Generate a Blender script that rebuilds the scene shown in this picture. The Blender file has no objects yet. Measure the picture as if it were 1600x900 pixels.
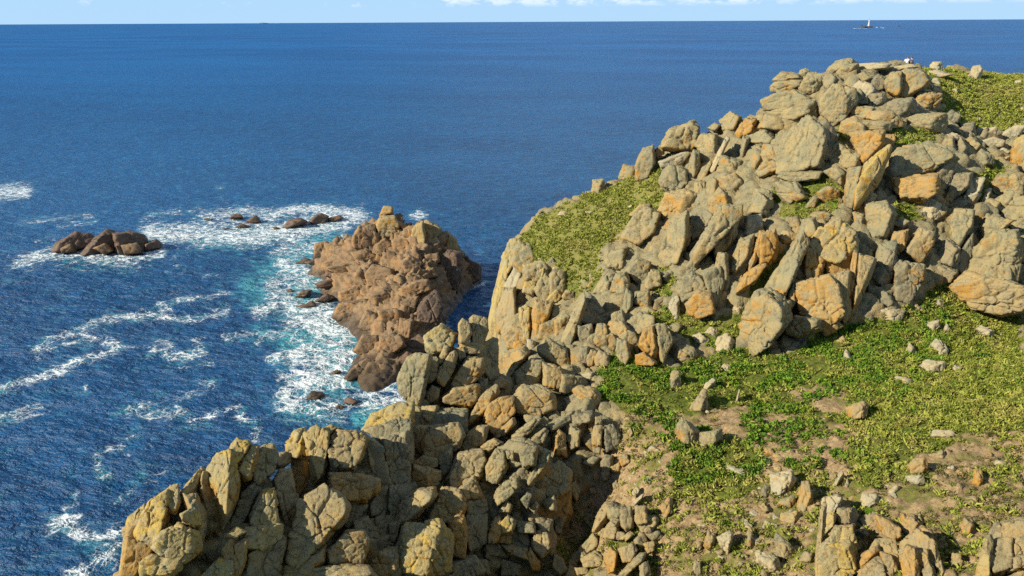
import bpy, math, numpy as np
from mathutils import Vector, Matrix
R = math.radians
sc = bpy.context.scene
COL = sc.collection
# ------------------------------------------------------------------ camera
CAMZ = 55.0
PITCH = R(18.35)
FPX = 1256.0                       # focal length in pixels of the 1600 px wide photograph
ROLL = R(0.29)
cam = bpy.data.cameras.new('camera'); camo = bpy.data.objects.new('camera', cam); COL.objects.link(camo)
cam.sensor_width = 36.0; cam.lens = 36.0 * FPX / 1600.0
cam.clip_start = 0.5; cam.clip_end = 200000.0
_fw = Vector((0, math.cos(PITCH), -math.sin(PITCH))); _rt = Vector((1, 0, 0)); _up = _rt.cross(_fw)
_r = _rt * math.cos(ROLL) + _up * math.sin(ROLL) * -1; _r.normalize()
_u = _r.cross(_fw); 
camo.matrix_world = Matrix(((_r.x, _u.x, -_fw.x, 0), (_r.y, _u.y, -_fw.y, 0), (_r.z, _u.z, -_fw.z, CAMZ), (0, 0, 0, 1)))
sc.camera = camo
CR = np.array(_r); CU = np.array(_u); CF = np.array(_fw); CO = np.array((0, 0, CAMZ))
# ------------------------------------------------------------------ sky, sun, exposure
SUN = np.array((-0.79, -0.36, 0.48)); SUN /= np.linalg.norm(SUN)
sun_el = math.asin(SUN[2]); sun_az = math.atan2(SUN[0], SUN[1])
w = bpy.data.worlds.new('World'); sc.world = w; w.use_nodes = True
nt = w.node_tree; nt.nodes.clear()
def N(t, kind, **kw):
    n = t.nodes.new(kind)
    for k, v in kw.items():
        if k.startswith('i_'):
            n.inputs[k[2:].replace('_', ' ')].default_value = v
        else: setattr(n, k, v)
    return n
def L(t, a, b): t.links.new(a, b)
sky = N(nt, 'ShaderNodeTexSky', sky_type='NISHITA', sun_disc=False, sun_elevation=sun_el, sun_rotation=sun_az,
        air_density=1.0, dust_density=0.0, ozone_density=4.0, altitude=0.0)
bg = N(nt, 'ShaderNodeBackground'); bg.inputs[1].default_value = 0.05
wo = N(nt, 'ShaderNodeOutputWorld')
# a thin bank of small cumulus low over the horizon
tc = N(nt, 'ShaderNodeTexCoord'); sep = N(nt, 'ShaderNodeSeparateXYZ'); L(nt, tc.outputs['Generated'], sep.inputs[0])
mp = N(nt, 'ShaderNodeMapping'); mp.inputs['Scale'].default_value = (26, 26, 60); L(nt, tc.outputs['Generated'], mp.inputs[0])
nz = N(nt, 'ShaderNodeTexNoise'); nz.inputs['Scale'].default_value = 1.6; nz.inputs['Detail'].default_value = 9; nz.inputs['Roughness'].default_value = .62
L(nt, mp.outputs[0], nz.inputs[0])
def MR(t, src, a, b, c=0., d=1., smooth=True):
    m = N(t, 'ShaderNodeMapRange'); 
    if smooth: m.interpolation_type = 'SMOOTHSTEP'
    m.inputs[1].default_value = a; m.inputs[2].default_value = b; m.inputs[3].default_value = c; m.inputs[4].default_value = d
    L(t, src, m.inputs[0]); return m.outputs[0]
def MA(t, op, a, b=None, clamp=False):
    m = N(t, 'ShaderNodeMath', operation=op); m.use_clamp = clamp
    for i, s in enumerate((a, b)):
        if s is None: continue
        if isinstance(s, (int, float)): m.inputs[i].default_value = s
        else: L(t, s, m.inputs[i])
    return m.outputs[0]
band = MR(nt, sep.outputs[2], 0.0145, 0.022)
azm = MR(nt, sep.outputs[0], -0.30, 0.02, -0.13, 0.06)
cl = MA(nt, 'MULTIPLY', MR(nt, MA(nt, 'ADD', nz.outputs[0], azm), 0.47, 0.66), band, True)
thin = MR(nt, sep.outputs[2], 0.0, 0.05, 0.55, 0.15)
mixc = N(nt, 'ShaderNodeMix', data_type='RGBA'); L(nt, MA(nt, 'MULTIPLY', cl, 0.8), mixc.inputs[0])
skt = N(nt, 'ShaderNodeMix', data_type='RGBA', blend_type='MULTIPLY'); skt.inputs[0].default_value = 1.0
lowc = N(nt, 'ShaderNodeMix', data_type='RGBA'); L(nt, MR(nt, sep.outputs[2], .0, .22), lowc.inputs[0])
lowc.inputs[6].default_value = (5.9, 9.3, 12.8, 1); lowc.inputs[7].default_value = (1.7, 5.6, 12.8, 1)      # clear sea air low over the horizon
L(nt, MR(nt, sep.outputs[2], .70, .18, .0, .95), skt.inputs[0]); skt.blend_type = 'MIX'
L(nt, sky.outputs[0], skt.inputs[6]); L(nt, lowc.outputs[2], skt.inputs[7])
L(nt, skt.outputs[2], mixc.inputs[6]); mixc.inputs[7].default_value = (11., 12.6, 14.2, 1)
L(nt, mixc.outputs[2], bg.inputs[0]); L(nt, bg.outputs[0], wo.inputs[0])
sl = bpy.data.lights.new('sun', 'SUN'); sl.energy = 5.0; sl.angle = R(0.5); sl.color = (1.0, 0.90, 0.72)
so = bpy.data.objects.new('sun', sl); COL.objects.link(so)
so.rotation_euler = Vector(SUN).to_track_quat('Z', 'Y').to_euler(); so.location = (-40, -30, 120)
vs = sc.view_settings; vs.view_transform = 'Standard'; vs.look = 'None'; vs.exposure = 0.66; vs.gamma = 1.0; vs.use_curve_mapping = False
sc.cycles.max_bounces = 5; sc.cycles.diffuse_bounces = 2; sc.cycles.glossy_bounces = 2
sc.cycles.use_denoising = False; sc.cycles.sample_clamp_direct = 3.0; sc.cycles.sample_clamp_indirect = 2.0
try: sc.cycles.denoiser = 'OPENIMAGEDENOISE'; sc.cycles.denoising_input_passes = 'RGB_ALBEDO_NORMAL'; sc.cycles.denoising_prefilter = 'ACCURATE'
except Exception: pass

# ------------------------------------------------------------------ pixels <-> places
def ray(px, py):
    px = np.asarray(px, float); py = np.asarray(py, float)
    u = (px - 800.0) / FPX; v = (450.0 - py) / FPX
    return CF + u[..., None] * CR + v[..., None] * CU          # length along the view axis = 1
def W(px, py, Y):
    d = ray(px, py); return CO + d * (Y / d[1])
def project(P):
    q = P - CO; z = q @ CF
    z = np.where(np.abs(z) < 1e-3, 1e-3, z)
    return 800 + FPX * (q @ CR) / z, 450 - FPX * (q @ CU) / z, z

# ------------------------------------------------------------------ numeric noise
rng0 = np.random.RandomState(7)
TB = rng0.rand(64, 64, 64).astype(np.float32).ravel()
def vnoise(P):
    P = np.asarray(P, np.float32)
    i = np.floor(P).astype(np.int32); f = P - i; f = f * f * (3 - 2 * f)
    i0 = i & 63; i1 = (i + 1) & 63
    x0, y0, z0 = i0[:, 0] * 4096, i0[:, 1] * 64, i0[:, 2]
    x1, y1, z1 = i1[:, 0] * 4096, i1[:, 1] * 64, i1[:, 2]
    fx, fy, fz = f[:, 0], f[:, 1], f[:, 2]
    def lp(a, b, t): return a + (b - a) * t
    a = lp(lp(TB[x0 + y0 + z0], TB[x1 + y0 + z0], fx), lp(TB[x0 + y1 + z0], TB[x1 + y1 + z0], fx), fy)
    b = lp(lp(TB[x0 + y0 + z1], TB[x1 + y0 + z1], fx), lp(TB[x0 + y1 + z1], TB[x1 + y1 + z1], fx), fy)
    return lp(a, b, fz) * 2 - 1
def fbm(P, o=4, gain=.5):
    P = np.asarray(P, np.float32); s = 0; a = 1.0; t = 0
    for k in range(o):
        s = s + a * vnoise(P + 17.31 * k); t += a; a *= gain; P = P * 2.03
    return s / t
def cells(P):
    """F1, F2 and a value per cell of a jittered 3D cell pattern."""
    P = np.asarray(P, np.float32); b = np.floor(P).astype(np.int32); f = P - b
    F1 = np.full(len(P), 9., np.float32); F2 = F1.copy(); V = np.zeros(len(P), np.float32)
    for dx in (-1, 0, 1):
        for dy in (-1, 0, 1):
            for dz in (-1, 0, 1):
                c = (b + (dx, dy, dz)) & 63
                h = c[:, 0] * 4096 + c[:, 1] * 64 + c[:, 2]
                r1 = TB[h]; r2 = TB[(h * 7 + 12345) % 262144]; r3 = TB[(h * 13 + 54321) % 262144]
                d = np.abs(dx + .5 + .8 * (r1 - .5) - f[:, 0]) ** 2.6 + np.abs(dy + .5 + .8 * (r2 - .5) - f[:, 1]) ** 2.6 + np.abs(dz + .5 + .8 * (r3 - .5) - f[:, 2]) ** 2.6
                d = d ** (1 / 2.6)
                n = d < F1
                F2 = np.where(n, F1, np.minimum(F2, d)); V = np.where(n, r1, V); F1 = np.where(n, d, F1)
    return F1, F2, V
def sstep(x, a, b):
    t = np.clip((x - a) / (b - a), 0, 1); return t * t * (3 - 2 * t)
_jr = np.linalg.qr(np.array([[1, .25, -.12], [-.2, 1, .1], [.18, -.05, 1.0]]))[0].astype(np.float32)
if _jr[0, 0] < 0: _jr = -_jr
def joints(P, size, flat=1.0):
    """outward displacement of jointed granite: rounded blocks parted by deep joints."""
    Q = P + .22 * size * np.stack([fbm(P / (1.3 * size) + o, 2) for o in (3.3, 41.7, 77.1)], 1)
    Q = (Q @ _jr) / np.array((size, size, size * flat), np.float32)
    F1, F2, V = cells(Q)
    e = F2 - F1
    return e, V

# ------------------------------------------------------------------ mesh helpers
def make_mesh(name, co, faces=None, quads=None, mat=None, smooth=True, attrs=None):
    me = bpy.data.meshes.new(name)
    co = np.ascontiguousarray(co, np.float32)
    k = 4 if quads is not None else 3
    fa = np.ascontiguousarray(quads if quads is not None else faces, np.int32)
    me.vertices.add(len(co)); me.vertices.foreach_set('co', co.ravel())
    me.loops.add(fa.size); me.loops.foreach_set('vertex_index', fa.ravel())
    me.polygons.add(len(fa)); me.polygons.foreach_set('loop_start', np.arange(0, fa.size, k, dtype=np.int32))
    if smooth: me.polygons.foreach_set('use_smooth', np.ones(len(fa), bool))
    for an, av in (attrs or {}).items():
        a = me.attributes.new(an, 'FLOAT', 'POINT'); a.data.foreach_set('value', np.ascontiguousarray(av, np.float32))
    me.update(calc_edges=True)
    if mat is not None: me.materials.append(mat)
    return me
def link(name, me, parent=None, loc=None):
    o = bpy.data.objects.new(name, me); COL.objects.link(o)
    if loc is not None: o.location = [float(v) for v in loc]
    if parent is not None: o.parent = parent
    return o
def tag(o, label=None, cat=None, group=None, kind=None):
    if label: o['label'] = label
    if cat: o['category'] = cat
    if group: o['group'] = group
    if kind: o['kind'] = kind
    return o
def empty(name, loc):
    o = bpy.data.objects.new(name, None); COL.objects.link(o); o.location = [float(v) for v in loc]; o.empty_display_size = .3
    return o
_cs = {}
def cubesphere(n):
    if n in _cs: return _cs[n]
    vid = {}; V = []; F = []
    t = np.tan(np.linspace(-math.pi / 4, math.pi / 4, n + 1))
    g = np.arange(n + 1)
    pts = []; quads = []
    base = 0
    for ax in range(3):
        for s in (-1, 1):
            a, b = np.meshgrid(t, t, indexing='ij')
            p = np.zeros((n + 1, n + 1, 3)); p[..., ax] = s; p[..., (ax + 1) % 3] = a if s > 0 else b; p[..., (ax + 2) % 3] = b if s > 0 else a
            idx = base + np.arange((n + 1) ** 2).reshape(n + 1, n + 1)
            q = np.stack([idx[:-1, :-1], idx[1:, :-1], idx[1:, 1:], idx[:-1, 1:]], -1).reshape(-1, 4)
            pts.append(p.reshape(-1, 3)); quads.append(q); base += (n + 1) ** 2
    P = np.concatenate(pts); Q = np.concatenate(quads)
    key = np.round(P * 1e5).astype(np.int64)
    _, first, inv = np.unique(key, axis=0, return_index=True, return_inverse=True)
    P = P[first]; Q = inv.ravel()[Q]
    P /= np.linalg.norm(P, axis=1)[:, None]
    _cs[n] = (P, Q); return P, Q

# ------------------------------------------------------------------ the lie of the land
class Field:
    def __init__(s, pts, c=2.5, lam=0.02):
        P = np.array(pts, float); s.xy = P[:, :2]; s.c = c
        D = np.sqrt(((s.xy[:, None] - s.xy[None]) ** 2).sum(-1) + c * c)
        n = len(P); A = np.zeros((n + 1, n + 1)); A[:n, :n] = -D + np.eye(n) * lam; A[:n, n] = 1; A[n, :n] = 1
        s.w = np.linalg.lstsq(A, np.append(P[:, 2], 0), rcond=None)[0]
    def __call__(s, x, y):
        x = np.asarray(x, float); sh = x.shape; x = x.ravel(); y = np.asarray(y, float).ravel()
        out = np.empty(len(x))
        for i in range(0, len(x), 40000):
            dx = x[i:i + 40000, None] - s.xy[:, 0]; dy = y[i:i + 40000, None] - s.xy[:, 1]
            out[i:i + 40000] = -np.sqrt(dx * dx + dy * dy + s.c ** 2) @ s.w[:-1] + s.w[-1]
        return out.reshape(sh)
CTRL_PX = """
1600,900,30 1450,900,31 1300,900,33 1150,900,35 1000,900,38.5
1600,780,37 1450,780,38 1300,780,40 1150,780,42 1000,780,44
1600,670,45 1450,670,46 1300,670,48 1150,670,49 1000,660,51
1600,570,56 1450,560,57 1300,570,57 1150,590,57 1020,590,57
1600,490,64 1480,475,64 1380,490,62.5 1300,525,61 1180,545,60.5 1080,560,60 980,565,60
1600,300,76 1500,330,71 1400,350,69 1300,360,68.5 1200,400,67.5 1100,470,66 1000,500,66 920,510,68 860,540,69 800,575,71
1600,200,92 1500,210,84 1400,230,77 1300,240,78 1230,250,81 1130,300,81 1050,350,83 1000,400,82 930,430,83 860,470,84 800,490,86
1600,122,112 1500,111,105 1460,108,101 1420,105,97 1380,104,95 1350,108,94 1300,116,92 1275,128,91 1220,175,90 1150,205,92 1080,222,94 1000,268,97 930,308,99 870,342,100 811,388,99 785,430,96 774,500,93 772,560,90
700,640,55.5 640,645,54.5 690,580,58 740,575,59 780,600,60 860,575,62 850,640,55 900,690,51 800,700,50 720,750,47.5 860,765,46.5 650,760,46 560,710,47.5 500,735,45.5
480,810,41.5 400,780,41 330,780,39.5 265,810,37 225,870,35 300,900,35 420,900,36.5 560,900,38 700,900,40 800,890,43 880,855,46.5 935,825,45.5 960,725,48.8 900,800,48.5 890,895,43.5
"""
CTRL_XYZ = [(-23.5,36,2),(-22,42,1),(-18,49,1),(-14,56,1),(-11.5,63,1),(-8.5,70,1),(-27,38,-4),(-26,44,-4),(-22,52,-4),(-18,59,-4),(-15,66,-4),(-12,73,-4),
 (-24,31,4),(-24,25,7),(-29,20,-4),(-29,32,-4),(-15,25,24),(-8,25,25),(0,25,28),(10,25,32),(20,22,36),
 (0,0,53.0),(0,8,46),(10,8,47),(-10,5,45),(20,5,50),(30,15,42),(40,30,33.5),(-18,5,30),(-25,5,10),(-30,0,-4),(0,-15,54),(30,-15,56),(-25,-15,25),(-36,-10,-4),
 (45,45,35),(60,64,40),(75,90,48),(52,33,40),(80,50,50),(90,120,46),(80,150,32),(60,128,38),(100,180,10),(70,175,4),(45,160,2),
 (38,112,36),(21,112,22),(10,115,12),(0,112,6),(-5,103,1),(-7.5,94,0.5),(-7,84,1),(-6,76,2),(-9,103,-4),(-11,93,-4),(-11,84,-4),(-11,79,-4),(-2,120,-4),(15,125,-2),(30,132,4),(45,140,12),
 (20,140,-4),(40,160,-5),(-30,90,-5),(-30,130,-5),(0,160,-5),(-40,50,-5),(-40,20,-5),(-40,-10,-5),(60,200,-5),(110,210,-5),(-12,76,-4)]
pts = []
for tok in CTRL_PX.split():
    a, b, c = map(float, tok.split(',')); pts.append(W(a, b, c))
LAND = Field([tuple(p) for p in pts] + CTRL_XYZ)
# quick lookup
GX0, GY0, GS = -60.0, -20.0, 0.5
_gx = np.arange(GX0, 130, GS); _gy = np.arange(GY0, 215, GS)
GRID = LAND(*np.meshgrid(_gx, _gy, indexing='ij'))
def ground(x, y):
    fx = np.clip((np.asarray(x) - GX0) / GS, 0, len(_gx) - 1.001); fy = np.clip((np.asarray(y) - GY0) / GS, 0, len(_gy) - 1.001)
    i = fx.astype(int); j = fy.astype(int); fx = fx - i; fy = fy - j
    return (GRID[i, j] * (1 - fx) + GRID[i + 1, j] * fx) * (1 - fy) + (GRID[i, j + 1] * (1 - fx) + GRID[i + 1, j + 1] * fx) * fy
_T = np.arange(18, 260, .2)
def hit(px, py, field=None, tries=60, t0=0.0, zmin=8.0, tmax=150.0):
    """depth along the view axis at which the pixel's ray meets the ground (moving down until it does)."""
    for k in range(tries):
        P = CO + ray(px, py) * _T[:, None]
        g = ground(P[:, 0], P[:, 1]) if field is None else field(P[:, 0], P[:, 1])
        b = (P[:, 2] < g) & (_T > t0)
        if b.any():
            i = int(np.argmax(b))
            if P[i, 2] > zmin and _T[i] < tmax: return _T[i]
        py += 4
    return None
def inpoly(px, py, poly):
    poly = np.asarray(poly, float); r = np.zeros(np.shape(px), bool)
    j = len(poly) - 1
    for i in range(len(poly)):
        xi, yi = poly[i]; xj, yj = poly[j]
        c = ((yi > py) != (yj > py)) & (px < (xj - xi) * (py - yi) / (yj - yi + 1e-9) + xi)
        r ^= c; j = i
    return r
# ------------------------------------------------------------------ materials
def new_mat(name):
    m = bpy.data.materials.new(name); m.use_nodes = True; t = m.node_tree
    b = t.nodes['Principled BSDF']; return m, t, b
def mixc_(t, fac, a, b, blend='MIX'):
    m = N(t, 'ShaderNodeMix', data_type='RGBA', blend_type=blend)
    for s, i in ((fac, 0), (a, 6), (b, 7)):
        if isinstance(s, (int, float)): m.inputs[i].default_value = s
        elif isinstance(s, tuple): m.inputs[i].default_value = (*s, 1)
        else: L(t, s, m.inputs[i])
    return m.outputs[2]
def noise_(t, vec, scale, det=5, rough=.55, off=0.0, dist=0.0):
    n = N(t, 'ShaderNodeTexNoise'); n.inputs['Scale'].default_value = scale; n.inputs['Detail'].default_value = det
    n.inputs['Roughness'].default_value = rough; n.inputs['Distortion'].default_value = dist
    if off:
        v = N(t, 'ShaderNodeVectorMath', operation='ADD'); L(t, vec, v.inputs[0]); v.inputs[1].default_value = (off, off * 1.7, off * .6); vec = v.outputs[0]
    L(t, vec, n.inputs['Vector']); return n.outputs[0]
def rock_nodes(t, grey, tan, ochre, och, yel, spk, lich=.5):
    """granite: grey-buff with tan weathering, iron staining on steep faces, lichen where it lies flatter. returns colour, bump height"""
    g = N(t, 'ShaderNodeNewGeometry'); P = g.outputs['Position']
    oi = N(t, 'ShaderNodeObjectInfo')
    sp = N(t, 'ShaderNodeSeparateXYZ'); L(t, g.outputs['Normal'], sp.inputs[0]); up = sp.outputs[2]
    big = noise_(t, P, .22, 4); mid = noise_(t, P, .9, 6, .6, 11); fine = noise_(t, P, 5.5, 6, .65, 23); vf = noise_(t, P, 21, 4, .7, 5)
    c = mixc_(t, MR(t, MA(t, 'ADD', mid, MA(t, 'MULTIPLY', MA(t, 'SUBTRACT', oi.outputs['Random'], .5), .13)), .36, .64), grey, tan)
    steep = MR(t, up, .75, .05)
    o = MA(t, 'MULTIPLY', MR(t, MA(t, 'ADD', MA(t, 'ADD', big, MA(t, 'MULTIPLY', MA(t, 'SUBTRACT', noise_(t, P, 1.6, 5, .6, 47), .5), .8)), och - .5), .46, .62), MA(t, 'ADD', MA(t, 'MULTIPLY', steep, .8), .15))
    c = mixc_(t, MA(t, 'MULTIPLY', o, .92), c, ochre)
    l = MA(t, 'MULTIPLY', MR(t, up, .1, .8), MR(t, noise_(t, P, 1.3, 7, .7, 71), .42, .6))
    c = mixc_(t, MA(t, 'MULTIPLY', l, lich), c, (.245, .245, .140))
    y = MA(t, 'MULTIPLY', MR(t, MA(t, 'ADD', noise_(t, P, .8, 7, .68, 91), yel - .5), .55, .66), MR(t, up, -.2, .45))
    c = mixc_(t, MA(t, 'MULTIPLY', y, .8), c, (.42, .29, .055))
    d = MR(t, MA(t, 'ADD', fine, MA(t, 'MULTIPLY', MA(t, 'SUBTRACT', noise_(t, P, .7, 3, .5, 33), .5), .6)), .54, .66)
    c = mixc_(t, MA(t, 'MULTIPLY', d, spk), c, (.085, .078, .06))
    pale = MR(t, vf, .56, .72); c = mixc_(t, MA(t, 'MULTIPLY', pale, .45), c, (.42, .385, .275))
    dk = MR(t, vf, .44, .30); c = mixc_(t, MA(t, 'MULTIPLY', dk, .5), c, (.14, .115, .08))
    h = MA(t, 'ADD', MA(t, 'MULTIPLY', fine, 1.0), MA(t, 'MULTIPLY', vf, .5))
    return c, h, up, P
def tide(t, c, P, top):
    z = N(t, 'ShaderNodeSeparateXYZ'); L(t, P, z.inputs[0])
    f = MR(t, MA(t, 'ADD', z.outputs[2], MA(t, 'MULTIPLY', MA(t, 'SUBTRACT', noise_(t, P, .35, 4, .6, 19), .5), 4.5)), top, top * .25)
    return mixc_(t, MA(t, 'MULTIPLY', f, .85), c, (.050, .036, .024)), f
def rock_mat(name, grey=(.225, .205, .120), tan=(.315, .245, .115), ochre=(.38, .195, .030), och=.45, yel=.42, spk=.55, lich=.5, bump=.85, rough=.92, wet=0):
    m, t, b = new_mat(name)
    c, h, up, P = rock_nodes(t, grey, tan, ochre, och, yel, spk, lich)
    b.inputs['Roughness'].default_value = rough
    if wet:
        c, f = tide(t, c, P, wet); L(t, MR(t, f, 0, 1, rough, .4, False), b.inputs['Roughness'])
    L(t, c, b.inputs['Base Color']); b.inputs['Specular IOR Level'].default_value = .25
    bp = N(t, 'ShaderNodeBump'); bp.inputs['Strength'].default_value = bump; bp.inputs['Distance'].default_value = .10
    L(t, h, bp.inputs['Height']); L(t, bp.outputs[0], b.inputs['Normal'])
    return m
ROCK = {
 'g': rock_mat('lichened granite', och=.43),
 't': rock_mat('tan granite', grey=(.275, .225, .125), tan=(.345, .25, .105), och=.475, spk=.45, lich=.35),
 'o': rock_mat('iron stained granite', grey=(.30, .225, .11), tan=(.37, .23, .075), och=.535, spk=.4, lich=.3),
 'y': rock_mat('yellow lichen granite', grey=(.31, .265, .145), tan=(.37, .28, .11), och=.49, yel=.55, spk=.4, lich=.4),
 'd': rock_mat('dark lichened and shaded granite', grey=(.185, .172, .108), tan=(.255, .205, .115), och=.36, yel=.36, spk=.85),  # dark lichen; also a shade tone painted on recessed and shadowed blocks
 'p': rock_mat('pale granite', grey=(.34, .31, .21), tan=(.40, .33, .19), och=.33, yel=.40, spk=.35, lich=.25),
 'b': rock_mat('brown sea washed granite', grey=(.185, .125, .075), tan=(.27, .165, .085), ochre=(.34, .18, .06), och=.50, yel=.34, spk=.65, lich=.25, wet=2.6),
 'w': rock_mat('wet and shaded dark rock', grey=(.085, .058, .042), tan=(.15, .088, .052), ochre=(.20, .10, .045), och=.42, yel=.1, spk=.6, lich=.05, rough=.5),  # wet skerries; on the islet's right flank the dark colour is painted shade
}
def land_mat():
    m, t, b = new_mat('headland ground')
    c, h, up, P = rock_nodes(t, (.235, .21, .125), (.31, .24, .115), (.37, .19, .035), .47, .45, .5, .4)
    def at(n):
        a = N(t, 'ShaderNodeAttribute', attribute_name=n); return a.outputs['Fac']
    gr, so = at('grass'), at('soil')
    n1 = noise_(t, P, .55, 6, .6, 3); n2 = noise_(t, P, 4.2, 6, .7, 8); n3 = noise_(t, P, 17, 4, .7, 15)
    soil = mixc_(t, MR(t, n2, .35, .65), (.23, .155, .075), (.42, .305, .165))
    soil = mixc_(t, MA(t, 'MULTIPLY', MR(t, n3, .56, .7), .7), soil, (.46, .39, .27))
    soil = mixc_(t, MA(t, 'MULTIPLY', MR(t, n3, .44, .32), .6), soil, (.10, .07, .035))
    gcol = mixc_(t, MR(t, n2, .38, .62), (.055, .080, .012), (.155, .175, .030))
    gcol = mixc_(t, MA(t, 'MULTIPLY', MR(t, n1, .5, .68), .5), gcol, (.22, .185, .06))
    gcol = mixc_(t, MA(t, 'MULTIPLY', at('dry'), .7), gcol, (.23, .21, .065))
    c = mixc_(t, MR(t, MA(t, 'ADD', so, MA(t, 'MULTIPLY', MA(t, 'SUBTRACT', n1, .5), .6)), .3, .6), c, soil)
    gm = MR(t, MA(t, 'ADD', MA(t, 'ADD', gr, MA(t, 'MULTIPLY', MA(t, 'SUBTRACT', n2, .5), .8)), MA(t, 'MULTIPLY', MA(t, 'SUBTRACT', n1, .5), 1.5)), .42, .60)
    c = mixc_(t, gm, c, gcol)
    L(t, c, b.inputs['Base Color']); b.inputs['Roughness'].default_value = .95; b.inputs['Specular IOR Level'].default_value = .15
    bp = N(t, 'ShaderNodeBump'); bp.inputs['Strength'].default_value = .8; bp.inputs['Distance'].default_value = .12
    L(t, MA(t, 'ADD', h, MA(t, 'MULTIPLY', MA(t, 'ADD', n2, n3), .6)), bp.inputs['Height']); L(t, bp.outputs[0], b.inputs['Normal'])
    return m
def leaf_mat(name, a, bcol, c3):
    m, t, b = new_mat(name)
    g = N(t, 'ShaderNodeNewGeometry')
    at = N(t, 'ShaderNodeAttribute', attribute_name='tone').outputs['Fac']
    n = noise_(t, g.outputs['Position'], .5, 4)
    c = mixc_(t, at, a, bcol); c = mixc_(t, MA(t, 'MULTIPLY', MR(t, n, .48, .66), .6), c, c3)
    L(t, c, b.inputs['Base Color']); b.inputs['Roughness'].default_value = .75; b.inputs['Specular IOR Level'].default_value = .2
    return m
def plain(name, col, rough=.7):
    m, t, b = new_mat(name)
    g = N(t, 'ShaderNodeNewGeometry'); n = noise_(t, g.outputs['Position'], 7, 4)
    L(t, mixc_(t, n, tuple(v * .8 for v in col), tuple(min(1, v * 1.15) for v in col)), b.inputs['Base Color']); b.inputs['Roughness'].default_value = rough
    return m
def sea_mat():
    m, t, b = new_mat('sea water')
    g = N(t, 'ShaderNodeNewGeometry'); P = g.outputs['Position']
    fo = N(t, 'ShaderNodeAttribute', attribute_name='foam').outputs['Fac']
    tq = N(t, 'ShaderNodeAttribute', attribute_name='aerated').outputs['Fac']
    mpn = N(t, 'ShaderNodeMapping'); mpn.inputs['Scale'].default_value = (1, 1, .2); mpn.inputs['Rotation'].default_value = (0, 0, R(18)); L(t, P, mpn.inputs[0]); Q = mpn.outputs[0]
    st = N(t, 'ShaderNodeMapping'); st.inputs['Scale'].default_value = (.55, 1, .2); L(t, Q, st.inputs[0]); S = st.outputs[0]
    patch = noise_(t, S, .012, 5, .6, 9)
    deep = mixc_(t, MR(t, patch, .35, .65), (.0022, .043, .126), (.0036, .070, .190))
    wv = noise_(t, S, .30, 6, .62, 2)
    deep = mixc_(t, MA(t, 'MULTIPLY', MR(t, wv, .5, .72), .4), deep, (.010, .115, .30))  # lighter streaks at ripple scale, painting the lit wave crests
    deep = mixc_(t, N(t, 'ShaderNodeAttribute', attribute_name='offing').outputs['Fac'], deep, mixc_(t, MR(t, noise_(t, S, .0035, 5, .6, 13), .38, .62), (.0035, .066, .215), (.006, .098, .29)))  # bluer, lighter far water: sky reflection mixed into the base colour
    tn = noise_(t, Q, .35, 5, .6, 31)
    tf = MR(t, MA(t, 'ADD', tq, MA(t, 'MULTIPLY', MA(t, 'SUBTRACT', tn, .5), 1.6)), .0, .8)
    c = mixc_(t, tf, deep, (.045, .25, .31))
    # lacy foam: three scales of broken cells, thresholded by the amount of foam
    wn = N(t, 'ShaderNodeTexNoise'); wn.inputs['Scale'].default_value = .45; wn.inputs['Detail'].default_value = 4; L(t, Q, wn.inputs['Vector'])
    wp = N(t, 'ShaderNodeVectorMath', operation='MULTIPLY_ADD'); L(t, wn.outputs['Color'], wp.inputs[0]); wp.inputs[1].default_value = (2.6, 2.6, 0); L(t, Q, wp.inputs[2])
    def lace(scale, w):
        v = N(t, 'ShaderNodeTexVoronoi', feature='DISTANCE_TO_EDGE'); v.inputs['Scale'].default_value = scale; L(t, wp.outputs[0], v.inputs['Vector'])
        return MR(t, v.outputs['Distance'], w, 0.0)
    la = MA(t, 'MAXIMUM', lace(.42, .16), MA(t, 'MULTIPLY', lace(1.3, .2), .8))
    fn = noise_(t, Q, .42, 6, .66, 55); fn2 = noise_(t, Q, 1.7, 4, .62, 63)
    amt = MA(t, 'ADD', MA(t, 'ADD', MA(t, 'MULTIPLY', fo, .84), MA(t, 'MULTIPLY', MA(t, 'SUBTRACT', fn, .5), 1.7)), MA(t, 'MULTIPLY', MA(t, 'SUBTRACT', fn2, .5), .6))
    amt = MA(t, 'ADD', amt, MA(t, 'MULTIPLY', MA(t, 'SUBTRACT', la, .45), .5))
    F = MA(t, 'MULTIPLY', MR(t, amt, .46, 1.05), MR(t, fo, .03, .22), True)
    # sparse breaking crests out at sea
    c = mixc_(t, MA(t, 'MULTIPLY', F, .93), c, (.70, .76, .78))
    L(t, c, b.inputs['Base Color'])
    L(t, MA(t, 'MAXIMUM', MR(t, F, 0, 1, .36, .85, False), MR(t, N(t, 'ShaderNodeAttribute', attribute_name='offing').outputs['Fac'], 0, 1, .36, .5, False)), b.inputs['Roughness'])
    b.inputs['IOR'].default_value = 1.33
    h1 = noise_(t, S, .16, 4, .55, 77); h2 = noise_(t, S, .62, 5, .6, 83); h3 = noise_(t, S, 2.3, 3, .6, 97)
    hh = MA(t, 'ADD', MA(t, 'ADD', MA(t, 'MULTIPLY', h1, 2.6), MA(t, 'MULTIPLY', h2, 1.15)), MA(t, 'MULTIPLY', h3, .32))
    hh = MA(t, 'ADD', hh, MA(t, 'MULTIPLY', F, .12)); off_ = N(t, 'ShaderNodeAttribute', attribute_name='offing').outputs['Fac']; hh = MA(t, 'MULTIPLY', hh, MR(t, off_, 0, 1, 1, .45, False))
    bp = N(t, 'ShaderNodeBump'); bp.inputs['Strength'].default_value = 1.0; bp.inputs['Distance'].default_value = 1.5
    L(t, hh, bp.inputs['Height']); L(t, bp.outputs[0], b.inputs['Normal'])
    return m
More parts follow.
